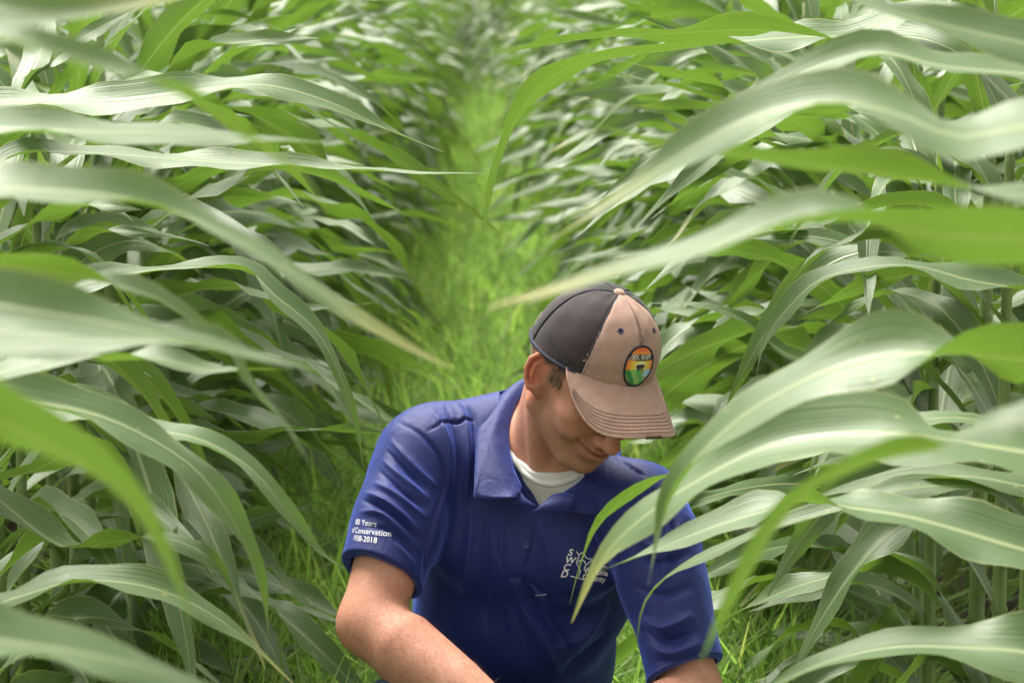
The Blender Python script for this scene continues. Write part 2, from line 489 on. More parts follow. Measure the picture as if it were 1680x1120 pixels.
# ------------------------------------------------------------------ the near plants whose leaves blow across the view
def bent_leaf(side, py_, W, pts, rng, dz=-.12, wave=1.15, sx=.76):
    """pts: (x, y of the photograph, metres down the alley, roll): roll < 90 shows the upper side, > 90 the underside"""
    q = np.array([list(P(a, b, c)) + [math.radians(r)] for a, b, c, r in pts])
    st = np.array([side * sx, py_, max(.2, q[0, 2] + dz), q[0, 3]])
    mid = (st + q[0]) / 2; mid[2] = max(st[2], q[0, 2]) * .5 + (st[2] + q[0, 2]) * .25 + .02
    q = np.vstack([st, mid, q])
    c = crom(q, 14)
    L0 = np.linalg.norm(np.diff(c[:, :3], axis=0), axis=1).sum()
    n = int(np.clip(L0 / .022, 24, 60))
    c = crom(q, 400); L = np.concatenate([[0], np.cumsum(np.linalg.norm(np.diff(c[:, :3], axis=0), axis=1))])
    tt = np.linspace(0, L[-1], n)
    c = np.stack([np.interp(tt, L, c[:, k]) for k in range(4)], -1)
    p, r = c[:, :3], c[:, 3]
    T = np.gradient(p, axis=0); T /= np.linalg.norm(T, axis=1)[:, None]
    Vd = p - _C; Vd /= np.linalg.norm(Vd, axis=1)[:, None]
    N = np.cross(T, Vd); N /= np.linalg.norm(N, axis=1)[:, None]
    Vp = Vd - T * (Vd * T).sum(1)[:, None]; Vp /= np.linalg.norm(Vp, axis=1)[:, None]
    if side > 0: N = -N
    S = np.cos(r)[:, None] * N + np.sin(r)[:, None] * Vp
    if side > 0: S = -S
    nr = np.cross(T, S)
    v = tt / tt[-1]
    return leaf_grid(p, S, nr, .80 * W * width_profile(v, .5), rng, wave=wave, fold=.10)

# side, plant position down the alley, [(leaf width, points), ...], label
NEAR = [
 (-1, 1.50, [(.050, [(-60, 60, 1.50, 60), (60, 80, 1.50, 55), (190, 112, 1.52, 60), (300, 155, 1.54, 120), (400, 222, 1.56, 125), (480, 272, 1.58, 120), (545, 350, 1.60, 110)]),
              (.078, [(-80, 640, 1.50, 110), (0, 690, 1.50, 125), (110, 745, 1.52, 130), (200, 810, 1.54, 125), (262, 900, 1.56, 120), (300, 975, 1.58, 115), (322, 1040, 1.60, 110)])],
  "nearest corn plant on the left, its blurred yellow-green leaves crossing the corner"),
 (-1, 1.78, [(.078, [(-80, 10, 1.75, 40), (40, 20, 1.75, 45), (170, 14, 1.77, 50), (260, 2, 1.79, 55), (330, -12, 1.80, 60)]),
              (.135, [(-90, 1050, 1.72, 50), (60, 1060, 1.74, 50), (220, 1090, 1.76, 52), (380, 1140, 1.80, 56)]),
              (.100, [(-90, 500, 1.85, 48), (40, 510, 1.86, 45), (200, 535, 1.88, 50), (350, 570, 1.90, 58), (520, 606, 1.92, 65)])],
  "blurred corn plant at left with a wide pale leaf across the bottom corner"),
 (-1, 2.05, [(.078, [(-80, 305, 2.0, 62), (60, 312, 2.0, 58), (200, 325, 2.02, 60), (310, 355, 2.04, 62), (420, 410, 2.06, 60), (540, 490, 2.06, 58), (650, 560, 2.05, 62), (745, 606, 2.04, 70)]),
              (.070, [(330, 560, 2.14, 60), (380, 600, 2.14, 65), (430, 655, 2.15, 68), (475, 705, 2.16, 66), (512, 768, 2.17, 66)])],
  "left corn plant whose long pale leaf reaches over the alley towards the cap"),
 (-1, 2.35, [(.085, [(-80, 215, 2.3, 62), (40, 214, 2.3, 60), (200, 218, 2.32, 58), (360, 224, 2.34, 60), (450, 232, 2.35, 70), (545, 236, 2.36, 80)]),
              (.085, [(-90, 430, 2.2, 120), (20, 436, 2.2, 122), (120, 452, 2.22, 118), (190, 468, 2.24, 70), (260, 490, 2.26, 55), (340, 545, 2.28, 62), (400, 600, 2.3, 66)]),
              (.080, [(-90, 640, 2.4, 62), (20, 605, 2.4, 58), (110, 580, 2.42, 80), (190, 592, 2.44, 112), (260, 588, 2.45, 70), (340, 606, 2.46, 55), (420, 606, 2.47, 75), (478, 606, 2.48, 95)])],
  "left corn plant with a level leaf and a folded half green, half pale leaf"),
 (-1, 2.80, [(.092, [(-60, 640, 2.7, 62), (60, 660, 2.72, 60), (160, 682, 2.74, 50), (250, 722, 2.76, 50), (325, 775, 2.78, 52), (380, 850, 2.8, 58), (420, 940, 2.82, 64), (446, 1065, 2.85, 72)]),
              (.085, [(120, 668, 2.86, 60), (240, 702, 2.88, 55), (330, 722, 2.88, 52), (415, 772, 2.9, 55), (475, 845, 2.92, 60), (520, 900, 2.94, 66), (562, 930, 2.96, 74)])],
  "left corn plant with two broad pale leaves arching down before the others"),
 (-1, 3.02, [(.088, [(-70, 1010, 2.9, 62), (40, 975, 2.9, 60), (130, 952, 2.92, 62), (240, 962, 2.94, 60), (330, 998, 2.96, 56), (410, 1055, 2.98, 58), (490, 1130, 3.0, 62)]),
              (.080, [(-60, 770, 3.1, 60), (10, 830, 3.12, 60), (100, 895, 3.12, 62), (180, 890, 3.14, 118), (260, 880, 3.14, 62), (330, 905, 3.15, 55), (370, 950, 3.2, 58), (395, 1010, 3.2, 66)]),
              (.075, [(-50, 800, 3.1, 55), (60, 770, 3.1, 120), (140, 730, 3.12, 122), (190, 760, 3.14, 118), (212, 830, 3.16, 112), (240, 925, 3.18, 108)])],
  "left corn plant with a pale leaf bowing along the bottom edge of the view"),
 (-1, 3.30, [(.075, [(120, 250, 3.4, 68), (300, 262, 3.42, 68), (460, 272, 3.42, 66), (600, 280, 3.42, 70), (700, 283, 3.42, 76), (792, 285, 3.42, 84)]),
              (.090, [(60, 170, 3.3, 60), (200, 165, 3.3, 62), (320, 150, 3.32, 55), (430, 140, 3.34, 55), (540, 168, 3.35, 58), (640, 215, 3.36, 64), (730, 250, 3.38, 74)]),
              (.078, [(380, 440, 3.5, 70), (450, 485, 3.5, 62), (520, 545, 3.5, 55), (560, 620, 3.5, 58), (580, 690, 3.5, 64), (598, 775, 3.5, 76)])],
  "left corn plant with a long straight leaf pointing level over the grassy alley"),
 (1, 1.60, [(.088, [(1780, 400, 1.62, 120), (1680, 392, 1.62, 130), (1560, 388, 1.62, 128), (1460, 372, 1.64, 112), (1360, 362, 1.66, 75), (1250, 378, 1.68, 58), (1130, 412, 1.70, 55), (1000, 448, 1.72, 58), (890, 480, 1.74, 64), (800, 505, 1.76, 74)]),
             (.075, [(1800, 690, 1.60, 60), (1680, 690, 1.6, 55), (1600, 705, 1.62, 58), (1530, 738, 1.64, 100), (1430, 752, 1.65, 118), (1330, 800, 1.66, 122), (1260, 880, 1.67, 122), (1205, 970, 1.68, 120), (1150, 1085, 1.7, 112)])],
  "nearest corn plant on the right, its vivid green blurred leaf crossing above the cap"),
 (1, 1.95, [(.105, [(1790, 200, 1.95, 55), (1680, 208, 1.95, 58), (1570, 225, 1.95, 62), (1480, 190, 1.96, 66), (1380, 168, 1.98, 58), (1260, 185, 2.0, 55), (1150, 235, 2.02, 58), (1050, 300, 2.04, 64), (960, 360, 2.05, 68), (895, 400, 2.06, 74)]),
             (.075, [(1780, 330, 2.0, 60), (1650, 318, 2.0, 75), (1500, 296, 2.02, 112), (1350, 272, 2.04, 120), (1200, 250, 2.06, 118), (1080, 232, 2.08, 110), (950, 200, 2.1, 98)])],
  "blurred right corn plant with a long pale wavy leaf near the top of the view"),
 (1, 2.25, [(.115, [(1790, 600, 2.2, 112), (1680, 592, 2.2, 118), (1590, 582, 2.22, 90), (1480, 580, 2.24, 58), (1360, 608, 2.26, 55), (1240, 668, 2.28, 55), (1150, 745, 2.3, 62), (1100, 820, 2.32, 70), (1078, 890, 2.34, 74), (1062, 965, 2.36, 78)]),
             (.080, [(1790, 90, 2.2, 55), (1680, 72, 2.2, 52), (1560, 45, 2.22, 55), (1440, 12, 2.24, 58), (1330, -20, 2.26, 64)])],
  "right corn plant with the broad pale leaf sweeping down across the man's sleeve"),
 (1, 2.50, [(.150, [(1800, 760, 2.5, 62), (1680, 742, 2.5, 58), (1560, 722, 2.5, 72), (1500, 712, 2.5, 62), (1400, 712, 2.52, 48), (1270, 730, 2.54, 48), (1160, 780, 2.56, 52), (1060, 845, 2.58, 60), (990, 915, 2.6, 68), (938, 1022, 2.62, 76)]),
             (.085, [(1780, 130, 2.5, 60), (1660, 120, 2.5, 60), (1540, 108, 2.5, 62), (1440, 86, 2.52, 56), (1340, 110, 2.54, 58), (1230, 160, 2.56, 66), (1120, 205, 2.58, 74)])],
  "right corn plant with a wide ribbed leaf, its thin tip hanging before the chest lettering"),
 (1, 2.75, [(.120, [(1790, 930, 2.7, 62), (1680, 902, 2.7, 58), (1580, 872, 2.72, 50), (1480, 845, 2.74, 50), (1390, 832, 2.76, 62), (1320, 822, 2.78, 100), (1240, 842, 2.8, 72), (1160, 868, 2.82, 62), (1080, 900, 2.84, 62), (985, 936, 2.86, 74)]),
             (.125, [(1790, 1090, 2.6, 55), (1680, 1070, 2.6, 52), (1560, 1060, 2.62, 52), (1450, 1062, 2.64, 52), (1350, 1088, 2.66, 56), (1250, 1130, 2.7, 62)])],
  "right corn plant with a pale leaf pointing straight at the lettering on the shirt"),
 (1, 3.00, [(.052, [(1500, 690, 3.0, 62), (1380, 735, 3.0, 64), (1260, 760, 3.02, 68), (1130, 772, 3.04, 78), (1050, 800, 3.06, 112), (990, 850, 3.08, 116), (958, 910, 3.1, 112), (934, 992, 3.12, 108)]),
             (.055, [(1500, 800, 3.0, 62), (1400, 830, 3.0, 62), (1280, 862, 3.02, 64), (1180, 900, 3.04, 66), (1100, 942, 3.06, 68), (1058, 990, 3.08, 70), (1044, 1060, 3.1, 74)]),
             (.080, [(1780, 800, 3.0, 58), (1700, 800, 3.0, 55), (1600, 782, 3.02, 54), (1500, 782, 3.04, 56), (1400, 800, 3.06, 64), (1330, 818, 3.08, 76)])],
  "right corn plant with thin curling leaf tips hanging before the shirt front"),
 (1, 3.28, [(.085, [(1720, 480, 3.2, 66), (1600, 462, 3.2, 70), (1500, 436, 3.22, 76), (1410, 440, 3.24, 60), (1340, 462, 3.26, 55), (1285, 515, 3.28, 58), (1255, 560, 3.3, 64), (1240, 622, 3.32, 76)]),
             (.080, [(1500, 560, 3.9, 62), (1380, 600, 3.9, 62), (1290, 580, 3.9, 62), (1220, 525, 3.9, 52), (1150, 500, 3.9, 50), (1060, 497, 3.9, 72)]),
             (.095, [(1400, 60, 3.5, 66), (1240, 66, 3.5, 70), (1100, 84, 3.5, 100), (980, 96, 3.5, 112), (900, 132, 3.5, 122), (845, 200, 3.52, 130), (812, 280, 3.53, 132), (791, 392, 3.55, 125)]),
             (.085, [(1500, 20, 3.4, 62), (1380, 60, 3.4, 66), (1250, 50, 3.4, 112), (1120, 54, 3.42, 112), (980, 62, 3.44, 108), (880, 78, 3.46, 100), (765, 95, 3.48, 95)])],
  "right corn plant whose slender dark leaf droops in a bow over the open alley"),
]
hr = np.random.default_rng(21)
for side, y, leaves, lab in NEAR:
    root = empty("corn_plant", (side * .76, y, 0)); tag(root, lab, "corn plant")
    sv, sf = stalk_mesh(hr, 1.5)
    o = mesh_obj("stalk", np.array(sv) + np.array([side * .76, y, 0]), sf, M_stalk, root)
    for W, pts in leaves:
        V, F, UV = bent_leaf(side, y, W, pts, hr)
        mesh_obj("leaf", V, F, M_leaf, root, uv=UV)
    for i in range(6):                                                   # leaves blown away from the alley, and low ones
        f = i / 5
        V, F, UV = auto_leaf(hr, .3 + 1.0 * f, hr.normal(0, .5), .8, .09, math.radians(45), math.radians(hr.uniform(70, 130)), hr.normal(0, .5))
        V = V @ rotz_(0 if side > 0 else math.pi).T + np.array([side * .76, y, 0])
        mesh_obj("leaf", V, F, M_leaf, root, uv=UV)
# ------------------------------------------------------------------ solid modelling kit: distance fields meshed with surface nets
def smin(a, b, k):
    h = np.clip(.5 + .5 * (b - a) / k, 0, 1)
    return b + (a - b) * h - k * h * (1 - h)
def smax(a, b, k): return -smin(-a, -b, k)
def cone(p, a, b, r1, r2):
    a = np.asarray(a, np.float32); b = np.asarray(b, np.float32)
    ba = b - a; pa = p - a
    t = np.clip(pa @ ba / (ba @ ba), 0, 1)
    return np.linalg.norm(pa - t[:, None] * ba, axis=1) - (r1 + (r2 - r1) * t)
def chain(p, pts, rad):
    d = None
    for i in range(len(pts) - 1):
        e = cone(p, pts[i], pts[i + 1], rad[i], rad[i + 1])
        d = e if d is None else np.minimum(d, e)
    return d
def ell(p, c, r, R=None):
    q = p - np.asarray(c, np.float32)
    if R is not None: q = q @ np.asarray(R, np.float32)
    r = np.asarray(r, np.float32)
    k0 = np.linalg.norm(q / r, axis=1); k1 = np.linalg.norm(q / (r * r), axis=1)
    return k0 * (k0 - 1) / np.maximum(k1, 1e-6)
def rotx(a):
    c, s = math.cos(a), math.sin(a); return np.array([[1, 0, 0], [0, c, -s], [0, s, c]])
def roty(a):
    c, s = math.cos(a), math.sin(a); return np.array([[c, 0, s], [0, 1, 0], [-s, 0, c]])
def rotz(a):
    c, s = math.cos(a), math.sin(a); return np.array([[c, -s, 0], [s, c, 0], [0, 0, 1]])

def axis(spans):
    """spans: [(from, to, step), ...] -> coordinates, length 4k+1"""
    a = [spans[0][0]]
    for lo, hi, h in spans:
        n = max(1, int(round((hi - lo) / h)))
        a += list(np.linspace(lo, hi, n + 1)[1:])
    while (len(a) - 1) % 4: a.append(a[-1] + spans[-1][2])
    return np.array(a, np.float32)

def surface_nets(fn, X, Y, Z):
    B = 4
    cx, cy, cz = X[::B], Y[::B], Z[::B]
    G = np.stack(np.meshgrid(cx, cy, cz, indexing='ij'), -1).reshape(-1, 3)
    fc = fn(G).astype(np.float32).reshape(len(cx), len(cy), len(cz))
    dx = np.diff(cx)[:, None, None]; dy = np.diff(cy)[None, :, None]; dz = np.diff(cz)[None, None, :]
    diag = np.sqrt(dx ** 2 + dy ** 2 + dz ** 2)
    m = np.minimum.reduce([np.abs(fc[i:len(cx) - 1 + i, j:len(cy) - 1 + j, k:len(cz) - 1 + k]) for i in (0, 1) for j in (0, 1) for k in (0, 1)])
    act = m < diag * 1.15
    F = np.repeat(np.repeat(np.repeat(fc[:-1, :-1, :-1], B, 0), B, 1), B, 2)
    F = np.pad(F, ((0, 1), (0, 1), (0, 1)), mode='edge')
    M = np.zeros(F.shape, bool)
    A = np.repeat(np.repeat(np.repeat(act, B, 0), B, 1), B, 2)
    for i in (0, 1):
        for j in (0, 1):
            for k in (0, 1):
                M[i:i + A.shape[0], j:j + A.shape[1], k:k + A.shape[2]] |= A
    I, J, K = np.nonzero(M)
    pts = np.stack([X[I], Y[J], Z[K]], -1)
    out = np.empty(len(pts), np.float32)
    for s in range(0, len(pts), 400000): out[s:s + 400000] = fn(pts[s:s + 400000])
    F[I, J, K] = out
    S = F < 0
    c = np.zeros(A.shape, np.uint8)
    for i in (0, 1):
        for j in (0, 1):
            for k in (0, 1):
                c += S[i:i + A.shape[0], j:j + A.shape[1], k:k + A.shape[2]]
    cell = (c > 0) & (c < 8)
    ci, cj, ck = np.nonzero(cell)
    idx = np.full(cell.shape, -1, np.int32); idx[ci, cj, ck] = np.arange(len(ci))
    acc = np.zeros((len(ci), 3)); cnt = np.zeros(len(ci))
    corners = [(i, j, k) for i in (0, 1) for j in (0, 1) for k in (0, 1)]
    for a in range(8):
        for b in range(a + 1, 8):
            da = corners[a]; db = corners[b]
            if sum(abs(u - v) for u, v in zip(da, db)) != 1: continue
            ia = (ci + da[0], cj + da[1], ck + da[2]); ib = (ci + db[0], cj + db[1], ck + db[2])
            fa, fb = F[ia], F[ib]
            cr = (fa < 0) != (fb < 0)
            t = np.where(cr, fa / np.where(cr, fa - fb, 1), 0)[:, None]
            pa = np.stack([X[ia[0]], Y[ia[1]], Z[ia[2]]], -1); pb = np.stack([X[ib[0]], Y[ib[1]], Z[ib[2]]], -1)
            acc += np.where(cr[:, None], pa + t * (pb - pa), 0); cnt += cr
    V = acc / np.maximum(cnt, 1)[:, None]
    Q = []
    for ax in range(3):
        o = [0, 0, 0]; o[ax] = 1
        n0, n1, n2 = S.shape
        a = S[:n0 - o[0], :n1 - o[1], :n2 - o[2]]; b = S[o[0]:, o[1]:, o[2]:]
        i, j, k = np.nonzero(a != b)
        u, v = [(1, 2), (2, 0), (0, 1)][ax]
        g = [i, j, k]
        ok = (g[u] > 0) & (g[v] > 0) & (g[u] < cell.shape[u]) & (g[v] < cell.shape[v])
        i, j, k = i[ok], j[ok], k[ok]; g = [i, j, k]
        def at_(du, dv):
            h = [x.copy() for x in g]; h[u] = h[u] - du; h[v] = h[v] - dv
            return idx[h[0], h[1], h[2]]
        q = np.stack([at_(1, 1), at_(0, 1), at_(0, 0), at_(1, 0)], -1)
        inside = a[i, j, k]
        q[~inside] = q[~inside][:, ::-1]
        Q.append(q)
    Q = np.vstack(Q); Q = Q[(Q >= 0).all(1)]
    e = 0.0008
    f0 = fn(V.astype(np.float32))
    g = np.stack([fn((V + np.eye(3)[k] * e).astype(np.float32)) - f0 for k in range(3)], -1) / e
    gn = np.linalg.norm(g, axis=1)[:, None] + 1e-6
    V = V - np.clip(f0[:, None] / gn, -.002, .002) * g / gn
    return V, Q, g / gn

# ------------------------------------------------------------------ the man: pose
HM = rotz(math.radians(207.6)) @ rotx(math.radians(-26.9)) @ roty(math.radians(-7.9))
HT = np.array([0.1549, 3.60, 0.985]); HS = 1.048
def HW(v): return (np.asarray(v) * HS) @ HM.T + HT        # head space (x his right, y forward, z up) -> world

NB = P(898, 765, 3.71)
SHR, SHL = P(690, 750, 3.72), P(1052, 834, 3.64)
ELR, ELL_ = P(606, 1022, 3.55), P(1138, 1142, 3.47)
WRR, WRL = P(838, 1188, 3.38), P(985, 1245, 3.28)
CH, BE, PE = P(868, 905, 3.80), P(850, 1065, 3.86), P(852, 1225, 3.96)
RL = rotz(math.radians(-6)) @ roty(math.radians(6)) @ rotx(math.radians(-24))     # lean of the trunk
HIPR, HIPL = P(770, 1228, 3.95), P(935, 1235, 3.95)
KNR, KNL = P(664, 1190, 3.50), np.array([0.25, 3.56, 0.085])
ANR, ANL = np.array([-0.15, 3.66, 0.09]), np.array([0.27, 3.98, 0.08])

EAR = [[(.010, .000), (.015, .010), (.0165, .020), (.008, .031), (-.006, .0325), (-.0155, .022), (-.018, .006), (-.0145, -.010), (-.008, -.020)],
       [.0022, .0026, .0030, .0032, .0034, .0032, .0028, .0026, .0034]]
def ear_sdf(p, sx):
    # ear plane: forward edge rooted in the head, rear edge flared outwards
    c = np.array([.073 * sx, -.002, -.004])
    n = np.array([math.cos(.72) * sx, math.sin(.72), 0.10]); n /= np.linalg.norm(n)
    up = np.array([-.02 * sx, -.17, 1.0]); up -= n * (up @ n); up /= np.linalg.norm(up)
    fw = np.cross(up, n) * sx
    if fw[1] < 0: fw = -fw
    def W(u, v, w=0): return c + fw * u * 1.18 + up * v * 1.04 + n * w
    d = chain(p, [W(u, v, .007 + (.004 if u < 0 else 0)) for u, v in EAR[0]], EAR[1])
    q = np.stack([(p - c) @ fw, (p - c) @ up, (p - c) @ n], -1)
    plate = ell(q, (-.001, .004, .0048), (.021, .031, .0032))
    d = smin(d, plate, .0035)
    d = smin(d, chain(p, [W(.000, .024, .007), W(-.008, .014, .0095), W(-.0095, 0, .0100), (W(-.004, -.011, .009)), W(.004, -.014, .007)], [.002, .0028, .0030, .0028, .0024]), .003)
    d = smin(d, cone(p, W(.011, -.003, .004), W(.0075, -.006, .0085), .0045, .0026), .003)     # tragus
    d = smin(d, cone(p, W(-.003, -.020, .006), W(.005, -.027, .003), .0058, .0048), .004)      # lobe
    d = smin(d, cone(p, W(.009, -.010, -.001), W(.010, .016, -.002), .008, .007), .006)        # root
    d = smax(d, -ell(q, (.000, -.004, .0105), (.0075, .011, .0070)), .002)                    # concha
    return d

def head_sdf(p):
    ax = np.abs(p[:, 0]); s = np.stack([ax, p[:, 1], p[:, 2]], -1)
    d = ell(p, (0, -.012, .035), (.0755, .096, .088))
    d = smin(d, ell(p, (0, .030, .012), (.064, .066, .075)), .03)
    d = smin(d, ell(p, (0, .028, -.050), (.054, .058, .055)), .03)              # lower face
    d = smin(d, cone(s, (.056, -.004, -.052), (.026, .062, -.098), .014, .015), .022)   # jaw line
    d = smin(d, cone(s, (.058, -.004, -.01), (.056, -.004, -.052), .016, .014), .02)
    d = smin(d, ell(p, (0, .073, -.101), (.023, .019, .017)), .014)             # chin
    d = smin(d, ell(s, (.041, .062, -.024), (.025, .026, .021)), .016)          # cheek bone
    d = smin(d, ell(s, (.038, .066, -.044), (.020, .021, .020)), .012)          # cheek lifted by the smile
    d = smin(d, cone(s, (.008, .091, .034), (.042, .077, .031), .009, .010), .012)       # brow
    d = smax(d, -ell(s, (.031, .108, .010), (.018, .021, .013)), .010)          # eye socket
    d = smin(d, ell(s, (.031, .0765, .009), (.0135, .0135, .0135)), .004)       # lid over the eye
    d = smin(d, chain(p, [(0, .090, .022), (0, .101, .000), (0, .1130, -.030)], [.0078, .0090, .0105]), .009)
    d = smin(d, ell(p, (0, .1180, -.0415), (.0135, .0130, .0115)), .006)         # tip of the nose
    d = smin(d, ell(s, (.0130, .104, -.043), (.0085, .0120, .0085)), .005)      # wing
    d = smax(d, -ell(s, (.0065, .112, -.0525), (.0038, .0060, .0045)), .003)     # nostril
    d = smin(d, ell(p, (0, .086, -.068), (.027, .017, .020)), .012)             # mouth mound
    d = smin(d, chain(s, [(0, .1040, -.0625), (.013, .1005, -.0605), (.0300, .0850, -.0550)], [.0042, .0042, .0018]), .004)
    d = smin(d, chain(s, [(0, .1020, -.0755), (.013, .0985, -.0725), (.0290, .0850, -.0575)], [.0055, .0050, .0016]), .004)
    d = smax(d, -chain(s, [(0, .1080, -.0688), (.014, .1045, -.0663), (.0340, .0860, -.0545)], [.0028, .0028, .0026]), .0014)   # line of the mouth
    d = smax(d, -ell(p, (0, .103, -.087), (.020, .006, .0055)), .008)           # hollow above the chin
    d = smax(d, -chain(s, [(.019, .107, -.034), (.030, .098, -.046), (.0385, .0895, -.056), (.040, .081, -.068)], [.0028, .0038, .0040, .0025]), .006)  # smile fold
    m = np.abs(ax - .075) < .05
    e = np.full(len(p), .05, np.float32)
    for sx in (1, -1):
        k = m & (p[:, 0] * sx > 0)
        if k.any(): e[k] = ear_sdf(p[k], sx)
    d = smin(d, e, .004)
    return d

def to_head(p): return ((p - HT) @ HM) / HS

def neck_sdf(p):
    d = cone(p, HW((0, -.035, -.03)), NB + np.array([0, .03, -.01]), .060, .069)
    d = smin(d, cone(p, HW((.052, -.03, -.03)), P(884, 782, 3.655), .016, .011), .022)     # neck muscle
    d = smin(d, cone(p, HW((-.052, -.03, -.03)), P(908, 784, 3.655), .016, .011), .022)
    d = smin(d, ell(p, HW((0, .028, -.118)), (.016, .018, .02)), .02)                     # larynx
    return d

def trunk_sdf(p, grow=0.0):
    d = ell(p, CH, (.172 + grow, .118 + grow, .215 + grow), RL)
    d = smin(d, ell(p, BE, (.138 + grow, .112 + grow, .17 + grow), RL), .06)
    d = smin(d, ell(p, PE, (.165 + grow, .125 + grow, .13 + grow)), .06)
    nb = NB + np.array([0, .03, -.02])
    d = smin(d, cone(p, nb, SHR + np.array([.02, .01, -.005]), .062 + grow, .055 + grow), .05)
    d = smin(d, cone(p, nb, SHL + np.array([-.02, .01, -.005]), .062 + grow, .055 + grow), .05)
    d = smin(d, cone(p, P(850, 700, 3.775), P(720, 722, 3.745), .050 + grow, .042 + grow), .03)      # raised shoulder muscle
    for c in (P(800, 880, 3.69), P(945, 892, 3.67)):
        d = smin(d, ell(p, c, (.085 + grow, .04 + grow, .07 + grow), RL), .05)             # chest muscle
    return d

def arm_sdf(p, sh, el, wr, s=1.0):
    d = cone(p, sh, sh + (el - sh) * .45, .060, .052 * s)
    d = smin(d, cone(p, sh + (el - sh) * .4, el, .053 * s, .042 * s), .02)
    f = wr - el; n = np.linalg.norm(f); f = f / n
    m1 = el + f * n * .25
    d = smin(d, chain(p, [el, m1, el + f * n * .62, wr], [.041 * s, .0500 * s, .040 * s, .027]), .025)
    return d

def hand_sdf(p, wr, fwd, palm_n, thumb_side):
    fwd = fwd / np.linalg.norm(fwd)
    pn = palm_n - fwd * (palm_n @ fwd); pn /= np.linalg.norm(pn)
    sd_ = np.cross(fwd, pn) * thumb_side
    R = np.stack([sd_, fwd, pn], 1)
    q = (p - wr) @ R
    d = smin(cone(q, (0, -.005, 0), (0, .03, 0), .026, .028), ell(q, (0, .055, 0), (.042, .050, .016)), .02)
    for fx, L, b in ((-.030, .062, .7), (-.010, .078, .8), (.011, .082, .9), (.031, .074, .8)):
        k0 = np.array([fx, .092, 0]); a = .35 * b
        k1 = k0 + L * .45 * np.array([0, math.cos(a), math.sin(a)]); a += .6 * b
        k2 = k1 + L * .32 * np.array([0, math.cos(a), math.sin(a)]); a += .45 * b
        k3 = k2 + L * .25 * np.array([0, math.cos(a), math.sin(a)])
        d = smin(d, chain(q, [np.array([fx * .8, .06, 0]), k0, k1, k2, k3], [.0095, .0095, .0085, .008, .007]), .005)
    d = smin(d, chain(q, [(.026, .018, .004), (.048, .048, .012), (.052, .078, .022), (.046, .100, .032)], [.015, .012, .0095, .008]), .008)
    return d

def legs_sdf(p, g=0.0):
    d = cone(p, HIPR, KNR, .085 + g, .060 + g)
    d = np.minimum(d, 9)
    d = smin(d, cone(p, HIPL, KNL, .085 + g, .060 + g), .03)
    d = smin(d, chain(p, [KNR, KNR + (ANR - KNR) * .3 + np.array([0, .02, 0]), ANR], [.056 + g, .055 + g, .038 + g]), .03)
    d = smin(d, chain(p, [KNL, KNL + (ANL - KNL) * .3 + np.array([0, .0, .02]), ANL], [.052 + g, .055 + g, .038 + g]), .03)
    d = smin(d, ell(p, PE, (.165 + g, .125 + g, .13 + g)), .05)
    return d

FWR = WRR - ELR; FWL = WRL - ELL_
def body_sdf(p):
    d = smin(trunk_sdf(p), legs_sdf(p), .05)
    d = smin(d, arm_sdf(p, SHR, ELR, WRR, 1.08), .03)
    d = smin(d, arm_sdf(p, SHL, ELL_, WRL, 1.0), .03)
    d = smin(d, neck_sdf(p), .03)
    for wr, fw_, ts in ((WRR, FWR, 1), (WRL, FWL, -1)):
        m = np.linalg.norm(p - (wr + fw_ / np.linalg.norm(fw_) * .09), axis=1) < .16
        if m.any():
            e = np.full(len(p), .05, np.float32)
            e[m] = hand_sdf(p[m], wr, fw_ * .6 + np.array([0, -.05, -.12]), np.array([0., .5, -1.]), ts)
            d = smin(d, e, .012)
    h = np.linalg.norm(p - HT, axis=1)
    m = h < .19
    if m.any():
        e = (h - .15).astype(np.float32)
        e[m] = head_sdf(to_head(p[m])) * HS
        d = smin(d, e, .014)
    return d

